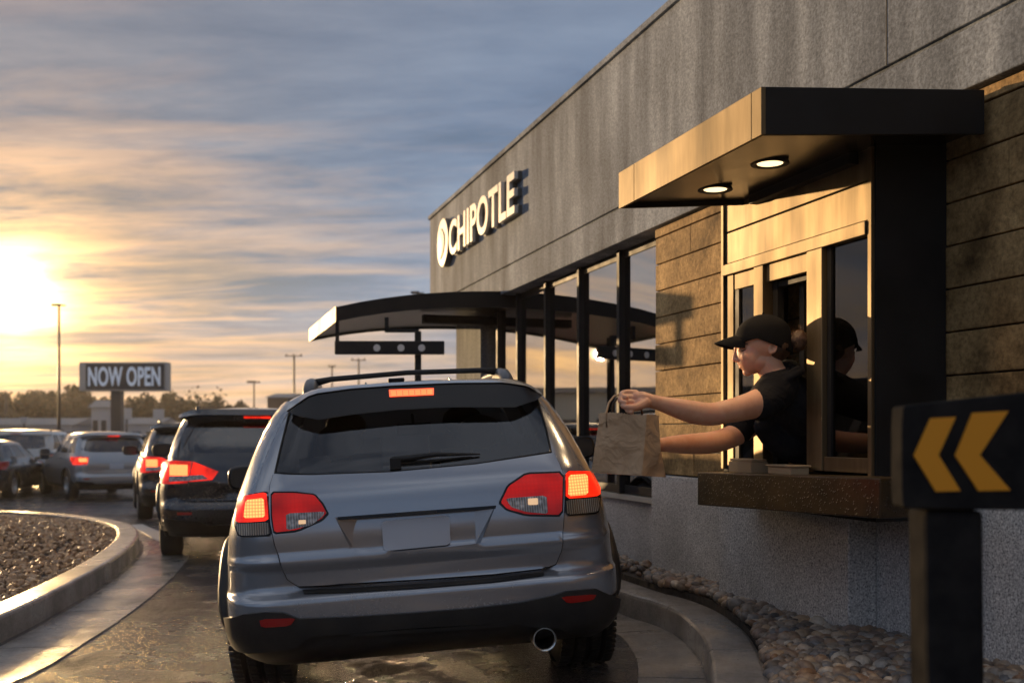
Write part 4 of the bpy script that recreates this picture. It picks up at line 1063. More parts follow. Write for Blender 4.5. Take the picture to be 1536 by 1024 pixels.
# ---------------------------------------------------------------- main grey crossover, traced
D0 = 4.35; YAW = R(8.0); ROLL = R(-3.6)
rcx = (656-CXP)*D0/FPX
mloc = Vector((rcx, D0, g(rcx, D0+1.0)+.0))
main = thing('grey_crossover', mloc, 'silver grey crossover with lit brake lights waiting directly below the pickup window', 'car', rot=(0, ROLL, YAW), local=True)
bpy.context.view_layer.update()
MW = Matrix.Translation(mloc)@Matrix.Rotation(YAW, 4, 'Z')@Matrix.Rotation(ROLL, 4, 'Y'); MI = MW.inverted()
w = [(.24, .80), (.30, .86), (.38, .895), (.48, .905), (.56, .905), (.66, .90), (.78, .89), (.86, .875), (.92, .855), (.98, .828), (1.04, .805), (1.15, .765), (1.28, .705), (1.36, .655), (1.41, .605), (1.45, .53), (1.48, .40), (1.5, .12)]
yr = [(.24, .14), (.29, .04), (.34, .0), (.44, -.012), (.525, -.01), (.548, .0), (.566, .05), (.60, .062), (.66, .062), (.698, .046), (.708, .047), (.728, .062), (.80, .068), (.90, .085), (.98, .105), (1.06, .15), (1.18, .24), (1.32, .345), (1.38, .39), (1.42, .44), (1.46, .62), (1.5, 1.0)]
yf = [(.24, 4.1), (.34, 4.3), (.5, 4.36), (.65, 4.32), (.78, 4.15), (.87, 3.6), (.93, 3.3), (.98, 3.1), (1.2, 2.7), (1.38, 2.3), (1.45, 2.05), (1.5, 1.6)]
S = Shape([(z_, x_*1.015) for z_, x_ in w], yr, yf)
def cm(px, py, yoff=0.0):
    """pixel of the photograph -> (x,z) on the tailgate surface of the car"""
    o_ = MI@Vector((0, 0, H)); d_ = MI.to_3x3()@Vector(((px-CXP)/FPX, 1, -(py-HY)/FPX)); y = .05
    for _ in range(30):
        t = (y-o_.y)/d_.y; x = o_.x+d_.x*t; z = o_.z+d_.z*t
        y = .5*y+.5*(S.ry(x, max(.25, min(1.49, z)))-yoff)
    if not yoff: wz_ = S.w(max(.25, min(1.49, z)))*.989; x = max(-wz_, min(wz_, x))
    return (x, z)
def zm(pts, yoff=0.0): return [cm(320+.4922*a, 520+.4922*b, yoff) for a, b in pts]
PT = paint('grey_paint', (.30, .315, .34), .2, .6, .5)
wy = (.80, 3.40); rw = .345
def skip(q): return abs(q.x) > .55 and any((q.y-y)**2+(q.z-rw)**2 < (rw+.05)**2 for y in wy)
zb = 1.0
M_BODYIN = M_GLOSSB
mb = MB(); loft(mb, S, ZL(.44, .545, 10)+[.552, .56, .568, .58]+ZL(.60, .98, 38), skip=skip); mb.build('body', PT, main)
mb = MB(); loft(mb, S, ZL(.24, .438, 12), cap_bot=True, skip=skip)
mb.box((0, 2.2, .40), (1.0, 3.6, .22)); mb.box((0, .34, .46), (1.2, .30, .24)); mb.box((0, 2.1, .5), (1.5, 1.6, .3))
mb.build('sill_cladding', M_PLAST, main)
for sg in (-1, 1):
    for y in wy:
        mb = MB(); pts = []
        for i in range(21):
            a = math.pi*(-.06+1.12*i/20); yy = y+math.cos(a)*(rw+.065); z = rw+math.sin(a)*(rw+.065); z = max(.27, z)
            pts.append((sg*(S.sx(yy, z)+.004), yy, z))
        mb.tube(pts, .045, 8, flat=.55); mb.build('wheel_arch', M_PLAST, main)
# tailgate skin
tg = zm([(188, 397), (178, 430), (174, 480), (178, 540), (190, 600), (208, 660), (228, 705), (262, 730), (400, 728), (640, 714), (850, 699), (1000, 682), (1040, 662), (1056, 620), (1063, 540), (1066, 470), (1064, 400), (1050, 362), (1034, 331), (800, 366), (540, 390), (300, 399)])
rec = zm([(372, 521), (480, 517), (640, 502), (858, 486), (812, 602), (720, 612), (560, 626), (420, 616)])
mb = MB(); patch(mb, tg, S.rear, .024, .03, holes=[rec], step=.02); tgate = mb.build('tailgate', PT, main)
# dark recess flanks
for pts in ([(371, 521, .024), (440, 517, .001), (424, 606, .001), (417, 616, .024)], [(857, 486, .024), (796, 492, .001), (800, 598, .001), (812, 603, .024)]):
    q_ = [S.rear(*zm([(a_, b_)])[0]) for a_, b_, _ in pts]; mb = MB(); mb.add([p_+n_*o_[2] for (p_, n_), o_ in zip(q_, pts)]+[p_+n_*(-.01) for p_, n_ in q_], [(0, 1, 2, 3), (0, 4, 5, 1), (2, 6, 7, 3)]); mb.build('recess_flank', PT, tgate)
mb = MB(); patch(mb, zm([(380, 520), (640, 501), (860, 485), (858, 494), (640, 511), (382, 529)]), S.rear, .030, .02, step=.05); mb.build('handle_strip', M_GLOSSB, tgate)
# greenhouse
mb = MB(); loft(mb, S, ZL(.975, 1.385, 12), skip=lambda q: q.y > S.yf(q.z)-.25 or q.y < S.yr(q.z)+.16); mb.build('side_windows', M_CGLASSD, main)
glass = zm([(237, 195), (205, 320), (190, 387), (300, 393), (540, 384), (800, 360), (1028, 324), (1012, 250), (985, 165), (900, 150), (600, 155), (330, 180)])
ztop = 1.392
mb = MB(); 
wt = S.w(ztop); wb = S.w(.975)
quar = [(-wb*.991, .965), (wb*.991, .965), (S.w(1.1)*.991, 1.1), (S.w(1.25)*.991, 1.25), (S.w(1.33)*.991, 1.33), (wt*.991, ztop+.01), (-wt*.991, ztop+.01), (-S.w(1.33)*.991, 1.33), (-S.w(1.25)*.991, 1.25), (-S.w(1.1)*.991, 1.1)]
patch(mb, quar, S.rear, .010, .02, holes=[glass], step=.025)
sidep = []
for sg in (-1, 1):
    yb0, yb1 = S.yr(.97)+.03, S.yf(.97)-.1; yt0, yt1 = S.yr(ztop)+.03, S.yf(ztop)-.06
    op = [(yb0, .965), (yb1, .965), (yt1, ztop+.01), (yt0, ztop+.01)]
    def yy(f, z): u = (z-.97)/.42; return lerp(lerp(yb0, yb1, f), lerp(yt0, yt1, f), u)
    hs = [[(yy(f0, 1.0), 1.0), (yy(f1, 1.0), 1.0), (yy(f1, 1.365), 1.365), (yy(f0+e, 1.365), 1.365)] for f0, f1, e in ((.10, .30, .03), (.33, .60, 0), (.63, .955, 0))]
    patch(mb, op, S.side(sg), .010, .02, holes=hs, step=.06)
mb.build('pillars', PT, main)
g2 = zm([(232, 190), (200, 320), (186, 391), (300, 397), (540, 388), (800, 364), (1033, 328), (1016, 250), (989, 160), (900, 145), (600, 150), (330, 175)])
mb = MB(); patch(mb, g2, S.rear, .008, .004, step=.05); mb.build('rear_window', M_CGLASS, main)
# gasket line round the window
def line(mb, pts, r, off, n=6):
    P3 = []
    dp = densify(pts, .05)+[pts[0]] if pts[0] != pts[-1] else pts
    for x, z in dp: p, nn = S.rear(x, z); P3.append(p+nn*off)
    mb.tube(P3, r, n)
mb = MB(); line(mb, glass, .0045, .011); mb.build('window_gasket', M_PLAST, main)
mb = MB(); line(mb, densify(tg, .05), .0045, .018); mb.build('tailgate_seam', M_GLOSSB, main)
mb = MB(); loft(mb, S, ZL(1.383, 1.498, 12), cap_top=True); rf = mb.build('roof', PT, main)
mb = MB(); mb.box((-.06, 1.0, 1.505), (.085, .16, .02)); mb.build('antenna', M_GLOSSB, rf, bevel=.006)
for x0 in (-.22, .22): MB().tube([(x0, .62, 1.463), (x0, 1.0, 1.5), (x0, 1.5, 1.502)], .006, 6).build('roof_rib', PT, rf)
# windscreen
mb = MB(); n = 9; vs = []
for i in range(n):
    f = i/(n-1); z = lerp(.97, 1.40, f)
    for j in range(n):
        x = lerp(-1, 1, j/(n-1))*S.w(z)*.92; vs.append((x, S.yc+(S.yf(z)-S.yc)*(1-min(.99, abs(x)/S.w(z))**S.nf)**(1/S.mf)+.004, z))
mb.add(vs, [(i*n+j, i*n+j+1, (i+1)*n+j+1, (i+1)*n+j) for i in range(n-1) for j in range(n-1)], True); mb.build('windscreen', glassmat('screen_glass', (.75, .78, .78), (.8, .8, .8), .03, .01, 0, .2), main)
seats(main, .45, 1.40, .36, 1.95, 1.12)
MB().box((0, .62, .93), (1.3, .7, .03)).build('parcel_shelf', M_SEAT, main, bevel=.01); MB().box((0, 2.8, .92), (1.4, .5, .14)).build('dashboard', M_SEAT, main, bevel=.01)
mp_ = MI@P(621, 650, D0+2.05); 
mb = MB(); mb.box((mp_.x, mp_.y, 1.245), (.22, .03, .075)); mb.tube([(mp_.x, mp_.y+.01, 1.27), (mp_.x, mp_.y+.1, 1.34)], .012, 6); mb.build('rear_view_mirror', M_GLOSSB, main, bevel=.018)
# spoiler : a wedge standing off the surface
sp_t = zm([(222, 196), (300, 146), (420, 131), (550, 122), (720, 114), (880, 111), (960, 122), (1003, 148)], .085)
sp_b = zm([(222, 196), (262, 212), (320, 222), (420, 207), (560, 192), (720, 184), (860, 184), (920, 184), (982, 164), (1003, 148)][1:-1], .085)
mb = MB(); outer = sp_t+sp_b[::-1]
def sps(x, z):
    u = abs(x)/.70; y = S.ry(x*.97, min(1.38, z))-.085*(1-.5*u**4)+max(0, z-1.36)*.8; return Vector((x, y, z)), Vector((0, -1, -.25)).normalized()
patch(mb, outer, sps, 0, .014, step=.04); spo = mb.build('spoiler', M_GLOSSB, main)
# painted top of the spoiler bridging to the roof
mb = MB(); vs = []; N = 24
top2 = []
for i in range(N+1):
    f = i/N*(len(sp_t)-1); k = min(int(f), len(sp_t)-2); x = lerp(sp_t[k][0], sp_t[k+1][0], f-k); z = lerp(sp_t[k][1], sp_t[k+1][1], f-k)
    p0, _ = sps(x, z); p0 = p0+Vector((0, -.006, .003))
    xr = x*.96; zr = min(1.455, z+.055); zr = max(zr, 1.385) if abs(x) < .6 else z+.02
    xr = max(-.97*S.w(zr), min(.97*S.w(zr), xr)); p1 = Vector((xr, S.ry(xr, zr)+.02, zr-.004))
    for j in range(7):
        t = j/6; p = p0.lerp(p1, t); p.z += .020*math.sin(math.pi*t)*1.0; vs.append(p)
mb.add(vs, [(i*7+j, i*7+j+1, (i+1)*7+j+1, (i+1)*7+j) for i in range(N) for j in range(6)], True); mb.build('spoiler_top', PT, spo)
mb = MB(); patch(mb, zm([(535, 131), (671, 126), (672, 145), (537, 151)], .09), sps, .006, .006, step=.03); mb.build('brake_light', mat('brake_led', (.6, .05, .02), .2, emis=(1, .09, .03), estr=2.2), main)
mb = MB()
cq = zm([(539, 134), (668, 129), (669, 142), (541, 148)], .09)
for i in range(7):
    f0, f1 = i/7+.012, (i+1)/7-.012; A = lambda f, a, b: (lerp(a[0], b[0], f), lerp(a[1], b[1], f))
    patch(mb, [A(f0, cq[0], cq[1]), A(f1, cq[0], cq[1]), A(f1, cq[3], cq[2]), A(f0, cq[3], cq[2])], sps, .008, .003, step=.05)
mb.build('brake_led', mat('led_hot', (1, .4, .15), .3, emis=(1, .07, .015), estr=3), main)
# lights
def light(name, pts, m, off, parent, depth=.03, step=.03):
    mb = MB(); patch(mb, roundpoly(zm(pts), 1, .10), S.rear, off, depth, step=step); return mb.build(name, m, parent)
LI = light('tail_light', [(180, 447), (250, 446), (312, 452), (338, 480), (354, 511), (334, 532), (258, 565), (186, 572), (179, 520)], M_GLOSSB, .026, tgate)
light('red_lens', [(184, 452), (250, 451), (309, 456), (332, 482), (346, 508), (330, 526), (258, 558), (190, 566), (184, 520)], M_RED, .029, LI, .01)
light('reverse_lamp', [(224, 510), (340, 504), (335, 518), (300, 545), (226, 560)], M_CLEAR, .032, LI, .006)
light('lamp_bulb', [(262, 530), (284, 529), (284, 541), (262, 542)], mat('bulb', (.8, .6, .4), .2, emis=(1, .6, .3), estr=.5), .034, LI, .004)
RI = light('tail_light', [(1063, 385), (950, 389), (893, 424), (866, 478), (890, 500), (950, 517), (1062, 518)], M_GLOSSB, .026, tgate)
light('red_lens', [(1059, 391), (952, 395), (898, 428), (874, 476), (893, 495), (952, 511), (1058, 512)], M_RED, .029, RI, .01)
light('reverse_lamp', [(888, 464), (1012, 455), (1016, 510), (950, 504), (905, 490)], M_CLEAR, .032, RI, .006)
light('lamp_bulb', [(955, 465), (985, 463), (986, 483), (956, 484)], bpy.data.materials['bulb'], .034, RI, .004)
LO = light('tail_light', [(84, 452), (168, 441), (173, 480), (179, 576), (82, 579), (68, 540), (74, 490)], M_GLOSSB, .010, main, .03)
light('red_lens', [(89, 456), (164, 446), (168, 480), (170, 530), (76, 536), (80, 490)], M_REDON, .014, LO, .008)
light('led_lens', [(108, 470), (158, 463), (161, 520), (100, 524)], M_LED, .0165, LO, .004)
light('indicator_lens', [(76, 540), (170, 534), (174, 572), (86, 575)], M_AMBER, .014, LO, .008)
RO = light('tail_light', [(1067, 378), (1148, 376), (1166, 400), (1176, 460), (1170, 508), (1072, 516)], M_GLOSSB, .010, main, .03)
light('red_lens', [(1071, 382), (1145, 380), (1162, 402), (1171, 455), (1072, 463)], M_REDON, .014, RO, .008)
light('led_lens', [(1079, 394), (1132, 392), (1136, 452), (1079, 456)], M_LED, .0165, RO, .004)
light('indicator_lens', [(1073, 467), (1171, 459), (1167, 503), (1075, 511)], M_AMBER, .014, RO, .008)
# plate
mb = MB(); patch(mb, roundpoly(zm([(513, 531), (718, 512), (723, 604), (519, 624)]), 2, .06), S.rear, .012, .006, step=.1); mb.build('number_plate', M_PLATE, main, bevel=.001)
mb = MB(); patch(mb, zm([(560, 508), (680, 499), (680, 506), (560, 516)]), S.rear, .03, .02, step=.06); mb.build('plate_lamp', M_PLAST, main)
# wiper
mb = MB(); a0, a1 = zm([(545, 356), (812, 334)]); 
p0, n0_ = S.rear(*a0); p1, n1_ = S.rear(*a1)
mb.tube([p0+n0_*.02+Vector((0, 0, .004)), (p0+p1)/2+n0_*.034+Vector((0, 0, .007)), p1+n1_*.020], [.017, .011, .004], 8); mb.tube([p0+n0_*.014+Vector((0, 0, -.012)), p1+n1_*.013+Vector((-.04, 0, -.006))], [.010, .004], 6)
pb, nb = S.rear(*zm([(556, 372)])[0]); mb.box(pb+nb*.02+Vector((0, 0, .014)), (.05, .03, .05)); mb.build('rear_wiper', M_PLAST, main, bevel=.004)
# bumper
bz = zm([(46, 822), (100, 812), (160, 806), (215, 808), (262, 826), (420, 820), (600, 809), (780, 795), (930, 778), (1030, 757), (1075, 742), (1160, 735), (1250, 742), (1262, 800), (1210, 846), (1050, 848), (960, 846), (900, 836), (600, 852), (420, 868), (292, 880), (256, 910), (70, 908)])
bz = [(max(-S.w(max(.25, z))*.991, min(S.w(max(.25, z))*.991, x)), z) for x, z in bz]
mb = MB(); patch(mb, bz, S.rear, .022, .03, step=.022); bp = mb.build('bumper', M_PLAST, main)
mb = MB(); patch(mb, zm([(272, 741), (400, 737), (640, 723), (850, 707), (1008, 688), (1006, 697), (850, 717), (640, 734), (400, 749), (276, 753)]), S.rear, .008, .01, step=.05); mb.build('bumper_gap', M_PLAST, bp)
for pts in ([(146, 826), (254, 822), (236, 846), (152, 851)], [(1054, 758), (1160, 750), (1150, 768), (1076, 778)]):
    mb = MB(); c_ = zm(pts); patch(mb, roundpoly(c_, 1, .15), S.rear, .0275, .006, step=.05); mb.build('reflector', M_REDOFF, bp)
mb = MB(); patch(mb, zm([(420, 868), (900, 836), (900, 846), (420, 878)]), S.rear, .022, .006, step=.06); mb.build('diffuser_lip', M_PLAST, bp)
# exhaust, silencer, axle
ex, ez = cm(812, 952); 
mb = MB(); mb.lathe([(-.06, .052), (.25, .052), (.25, .046), (.0, .046), (-.058, .046), (-.06, .052)], (ex, .01, ez), 'y', 28); mb.lathe([(.2, .0005), (.2, .046)], (ex, .01, ez), 'y', 28, False); mb.build('exhaust', M_CHROME, main)
mb = MB(); mb.ell((.18, .42, .31), (.33, .16, .085), None, 20, 12); mb.tube([(ex, .3, ez), (ex-.1, .45, .31), (-.1, .6, .30)], .03, 10); mb.tube([(-.7, .80, .30), (.7, .80, .30)], .045, 10)
mb.tube([(-.45, .5, .24), (-.5, .85, .30)], .03, 8); mb.tube([(.45, .5, .24), (.5, .85, .30)], .03, 8); mb.tube([(-.6, .5, .27), (.1, .5, .27)], .018, 8); mb.build('silencer', M_STEEL, main)
for y in wy:
    for sg in (-1, 1):
        wq_ = MW@Vector((sg*.78, y, 0)); zc_ = g(wq_.x, wq_.y)-wq_.z+rw+.002
        T = MB(); Rm = MB(); wheel(T, Rm, (sg*(.905-.11), y, zc_), sg, rw, .275, 5, tread=(y < 1))
        wo = thing('wheel', (0, 0, 0), None, None, local=True); wo.parent = main
        T.build('tyre', M_RUB, wo); Rm.build('rim', M_RIM, wo)
        del wo['_local']; wo['_local'] = True
# rails
for sg in (-1, 1):
    mb = MB(); xx = sg*.50
    mb.tube([(xx, .78, 1.45), (xx, .86, 1.492), (xx, 1.0, 1.515), (xx, 1.7, 1.522), (xx, 2.3, 1.475), (xx, 2.36, 1.44)], [.02, .026, .028, .024, .022, .018], 10)
    vs = []; fs = []
    for i, (y, hgt, wd) in enumerate(((.68, .0, .02), (.72, .040, .030), (.82, .064, .036), (.95, .070, .036), (1.15, .06, .030), (1.3, .04, .02))):
        z0 = 1.435+min(.03, i*.012)
        for (ax, az) in ((-1, 0), (-.85, .6), (-.4, 1), (.4, 1), (.85, .6), (1, 0)): vs.append((xx+ax*wd*1.1, y, z0+az*hgt))
    for i in range(5):
        for k in range(5): fs.append((i*6+k, i*6+k+1, (i+1)*6+k+1, (i+1)*6+k))
    fs.append((0, 1, 2, 3, 4, 5)); mb.add(vs, fs, True); mb.build('roof_rail', mat('rail_grey', (.10, .10, .105), .3, metal=.5), main)
mb = MB(); mb.tube([(-.50, 1.02, 1.515), (-.40, 1.02, 1.532), (0, 1.02, 1.545), (.40, 1.02, 1.536), (.50, 1.02, 1.52)], [.022, .015, .014, .015, .022], 10); mb.build('cross_bar', M_PLAST, main)
mirror(main, -1.05, 2.55, .99, M_GLOSSB, -1); mirror(main, 1.205, 2.50, 1.045, M_GLOSSB, 1)
main_glass = None

# ---------------------------------------------------------------- the other vehicles
def place(px, py, z=None):
    p = G(px, py, 0); return Vector((p.x, p.y, g(p.x, p.y)))
PB = paint('black_paint', (.012, .013, .016), .25, .3, .35); PS = paint('silver_paint', (.33, .34, .35), .28, .6, .4); PWh = paint('white_paint', (.55, .53, .49), .3, .0, .35); PD = paint('dark_brown_paint', (.03, .025, .022), .25, .4, .35)
def carY(Y, px): X = (px-CXP)*Y/FPX; return Vector((X, Y, g(X, Y)))
L2 = carY(9.75, 388)
crossover('dark_suv', 'black crossover with red and clear tail lights queuing directly ahead of the silver grey car', 'car', L2, R(17), PB, W=.94, HT=1.52, L=4.4, low=True, lamp_big=1.25, plate=True)
crossover('dark_hatchback', 'dark narrow car mostly hidden behind the black crossover with one red light showing', 'car', carY(14.8, 303), R(22), PD, W=.88, HT=1.50, L=4.2, low=True, lamp_big=1.3, arms=(-1,))
crossover('silver_crossover', 'silver crossover with lit tail light crossing the car park left of the queue', 'car', carY(22.6, 176), R(37), PS, W=.90, HT=1.56, L=4.3, lights='small', rails=False)
crossover('white_suv', 'boxy white crossover with roof rails parked at the far left of the car park', 'car', carY(25.5, 22), R(8), PWh, W=.92, HT=1.62, L=4.3, lit=False, lights='small', boxy=1.0, low=True, plate=False)
crossover('dark_sedan', 'dark car cut by the left edge, in front of the boxy white one', 'car', carY(22.0, -62), R(8), PB, W=.90, HT=1.36, L=4.4, lit=False, lights='small', rails=False, plate=False)
crossover('white_hatchback', 'small white car parked between the boxy white one and the silver crossover', 'car', carY(31, 97), R(-14), PWh, W=.86, HT=1.50, L=3.9, lit=False, lights='small', rails=False, plate=False, low=True)
FAR_CARS = [(34, 232, R(70), PD, 'dark parked car showing between the silver crossover and the hidden dark car'), (60, -5, R(80), PS, 'pale silver car parked far off at the left edge below the trees'), (48, 30, R(95), PWh, 'white car parked side-on behind the boxy white one'),
            (52, 128, R(88), PS, 'silver car parked side-on beyond the light post'), (50, 208, R(85), PWh, 'white car parked side-on behind the sign post')]
for Y, px, yw, m, lb in FAR_CARS:
    crossover('parked_car', lb, 'car', carY(Y, px), yw, m, W=.88, HT=1.5, L=4.3, lit=False, lights='small', rails=False, plate=False, chmsl=False)
# ================================================================ far things
def gz(x, y): return g(x, y)
# NOW OPEN sign
Ys = 48; c = P(188, 565, Ys); wd = 132*Ys/FPX; hs = 43*Ys/FPX; zg = gz(c.x, Ys)
NO = thing('roadside_sign', (c.x, Ys, zg), 'brown roadside sign reading NOW OPEN on a thick square post', 'sign')
rot = Matrix.Rotation(R(-2), 3, 'Z'); M_SB = mat('sign_brown', (.055, .045, .038), .5); M_SF = mat('sign_frame', (.40, .37, .33), .45)
MB().box(c, (wd, .62, hs), rot).build('cabinet', M_SF, NO, bevel=.03)
dpt = Vector((0, -.33, 0)); MB().box(c+rot@Vector((.12, -.315, .0)), (wd-.42, .02, hs-.16), rot).build('sign_face', M_SB, NO)
vs, fs = text_mesh('NOW OPEN', 1, .02, .025, 1, 1.05); x0 = min(v[0] for v in vs); x1 = max(v[0] for v in vs); y0 = min(v[1] for v in vs); y1 = max(v[1] for v in vs)
tw = 109*Ys/FPX; th2 = 29*Ys/FPX
vs = [c+rot@Vector(((v[0]-x0)/(x1-x0)*tw-tw/2+.09, -.335-v[2], (v[1]-y0)/(y1-y0)*th2-th2/2)) for v in vs]
MB().add(vs, fs).build('lettering', mat('letter_pale', (.62, .66, .72), .4, emis=(.7, .8, .95), estr=.12), NO)
zt = c.z-hs/2; MB().box((P(176, 0, Ys).x, Ys, (zt+zg)/2), (15*Ys/FPX, .45, zt-zg), rot).build('post', M_SB, NO, bevel=.02)
# lamp posts and poles
M_POLE = mat('pole_brown', (.05, .035, .025), .5)
def lamp(px, pyt, Y, label, r=.085, head=True, grp=None):
    X = (px-CXP)*Y/FPX; zg = gz(X, Y); zt = H+(HY-pyt)*Y/FPX
    L = thing('street_lamp', (X, Y, zg), label, 'street lamp', grp)
    MB().tube([(X, Y, zg), (X, Y, zt-.1)], [r*1.25, r*.75], 10).build('pole', M_POLE, L)
    MB().lathe([(0, .0005), (0, r*2.2), (.5, r*2.2), (.5, .0005)], (X, Y, zg), 'z', 12).build('footing', M_KERB, L)
    s = Y/FPX
    mb = MB(); mb.box((X-4*s, Y, zt-.05), (13*s, .34, 3.0*s)); mb.box((X+5*s, Y, zt-.08), (9*s, .2, 2.0*s)); mb.build('lamp_head', M_POLE, L, bevel=.03)
lamp(88.5, 456, 62, 'tall brown parking lot lamp post standing left of the NOW OPEN sign', .09)
lamp(381, 572, 120, 'slim pale lamp post far behind the queue of cars', .11)
lamp(627, 437, 40, 'dark lamp post rising behind the entrance canopy', .07)
def upole(px, pyt, Y, label, arm=24, grp='utility poles beyond the car park'):
    X = (px-CXP)*Y/FPX; zg = gz(X, Y); zt = H+(HY-pyt)*Y/FPX; s = Y/FPX
    L = thing('utility_pole', (X, Y, zg), label, 'utility pole', grp)
    MB().tube([(X, Y, zg), (X, Y, zt)], [.2, .13], 8).build('pole', M_POLE, L); mb = MB(); mb.box((X, Y-.16, zt-2*s), (arm*s, .14, 1.4*s)); mb.build('cross_arm', M_POLE, L)
    for d in (-.42, 0, .42): MB().tube([(X+d*arm*s, Y-.16, zt-2*s), (X+d*arm*s, Y-.16, zt+1*s)], .1, 6).build('insulator', M_POLE, L)
upole(441, 532, 130, 'utility pole with a wide cross arm, above the roof rack foot of the grey car', 26)
upole(538, 538, 150, 'smaller utility pole with cross arm right of the wide-armed one', 22)
upole(9, 588, 110, 'utility pole by the trees at the left edge of the photo', 22)
upole(498, 548, 160, 'short utility pole between the two cross-armed poles', 10)
# trees
def f_leaf(nt, b):
    gi = nt.new('ShaderNodeNewGeometry')
    nt.link(ramp(nt, gi.outputs['Random Per Island'], [(0, (.035, .028, .012)), (.35, (.075, .05, .018)), (.7, (.12, .07, .022)), (1, (.05, .05, .02))]), b.inputs['Base Color'])
M_LEAF = mat('autumn_leaves', rough=.6, fn=f_leaf); M_BARK = mat('bark', (.05, .038, .028), .8)
def tree_mesh(h, r, n, bare=False):
    tr = MB(); cr = MB(); lean = random.uniform(-.3, .3)
    tr.tube([(0, 0, 0), (lean*.3, 0, h*.3), (lean, .1, h*.62), (lean*1.2, .1, h*.85)], [h*.024, h*.019, h*.012, h*.004], 7)
    tips = []
    for i in range(14 if bare else 9):
        a = random.uniform(0, 6.28); z0 = h*random.uniform(.28, .7); rr = r*random.uniform(.5, 1.0); z1 = min(h*.97, z0+h*random.uniform(.12, .34))
        e = Vector((math.cos(a)*rr, math.sin(a)*rr, z1)); s_ = Vector((lean*.5, 0, z0)); m_ = s_.lerp(e, .5)+Vector((0, 0, -.03*h))
        tr.tube([s_, m_, e], [h*.010, h*.006, h*.002], 5); tips.append(e); tips.append(m_)
        if bare:
            for _ in range(7):
                q = s_.lerp(e, random.uniform(.35, 1)); d = norm((random.gauss(0, 1), random.gauss(0, 1), abs(random.gauss(.6, .6))))*h*random.uniform(.07, .16); tr.tube([q, q+d], [h*.003, h*.0012], 4)
    clumps = [(Vector((random.gauss(0, r*.42), random.gauss(0, r*.42), h*random.uniform(.34, .93))), r*random.uniform(.25, .5)) for _ in range(15)]+[(t, r*.35) for t in tips]
    for _ in range(n):
        c, cr_ = random.choice(clumps); d = norm((random.gauss(0, 1), random.gauss(0, 1), random.gauss(0, 1)))*cr_*random.random()**.35
        p = c+d; zf = p.z/h
        if zf > .8: p.x *= .75; p.y *= .75
        s_ = random.uniform(.18, .38); u = norm((random.gauss(0, 1), random.gauss(0, 1), random.gauss(0, 1))); v = u.orthogonal().normalized(); w_ = u.cross(v)
        cr.add([p+v*s_, p+w_*s_*.7, p-v*s_, p-w_*s_*.7], [(0, 1, 2, 3)])
    return tr, cr
kinds = []
def mk(kind, h, r, n, bare=False):
    tr, cr = tree_mesh(h, r, n, bare); return (tr, cr)
protos = [mk(0, 8.5, 3.6, 3000), mk(1, 9.5, 3.0, 2800), mk(2, 7.2, 3.8, 2800), mk(3, 9.5, 4.2, 420, True)]
proto_obj = {}
def tree(kind, x, y, sc, label, grp='autumn trees along the far edge of the car park'):
    z = gz(x, y)-.2; nm = 'bare_tree' if kind == 3 else 'tree'
    t = thing(nm, (x, y, z), label, 'tree', grp, rot=(0, 0, random.uniform(0, 6.28)), local=True); t.scale = (sc, sc, sc)
    if kind not in proto_obj:
        tr, cr = protos[kind]; a = tr.build('trunk', M_BARK, t); b = cr.build('crown', M_LEAF, t); proto_obj[kind] = (a.data, b.data)
    else:
        for nmc, me in zip(('trunk', 'crown'), proto_obj[kind]):
            o = bpy.data.objects.new(nmc, me); COL.objects.link(o); o.parent = t; o['_local'] = True
TR = [(4, 0, 1.0, 585), (28, 2, .9, 597), (52, 1, 1, 590), (72, 0, 1, 583), (104, 1, 1, 577), (128, 2, 1.1, 590), (150, 0, 1.0, 592), (210, 0, 1.0, 592), (236, 2, 1, 596), (262, 1, 1, 588), (284, 0, 1, 598), (306, 3, 1, 580), (326, 2, .9, 602), (345, 0, .9, 604), (362, 2, .8, 608)]
lbl = {0: 'broad rusty-leaved tree', 1: 'tall narrow autumn tree', 2: 'low spreading brown tree', 3: 'bare thin-branched tree'}
where = ['at the left edge of the photo', 'right of the leftmost utility pole', 'left of the tall lamp post', 'directly behind the tall lamp post', 'tallest, between lamp post and NOW OPEN sign', 'below the left end of the NOW OPEN sign', 'left of the sign post', 'right of the sign post', 'below the word OPEN on the sign', 'just right of the NOW OPEN sign', 'second tree right of the NOW OPEN sign', 'standing above the others, left of the black crossover', 'just right of the bare one', 'near the right end of the tree line', 'last and lowest at the right end of the tree line']
for i, (px, k, sc, pyt) in enumerate(TR):
    Y = 120+(i*37 % 23); X = (px-CXP)*Y/FPX; hgt = (H+(HY-pyt)*Y/FPX)+.5; base = (8.5, 9.5, 7.2, 9.5)[k]
    tree(k, X, Y, hgt/base/1.0, '%s %s' % (lbl[k], where[i]))
for i in range(26):
    az = R(-28-i*3.0); d = 105+(i*31 % 20); k = i % 3; tree(k, math.sin(az)*d, math.cos(az)*d, (.58+.2*random.random()), lbl[k]+' beyond the left edge of the photo')
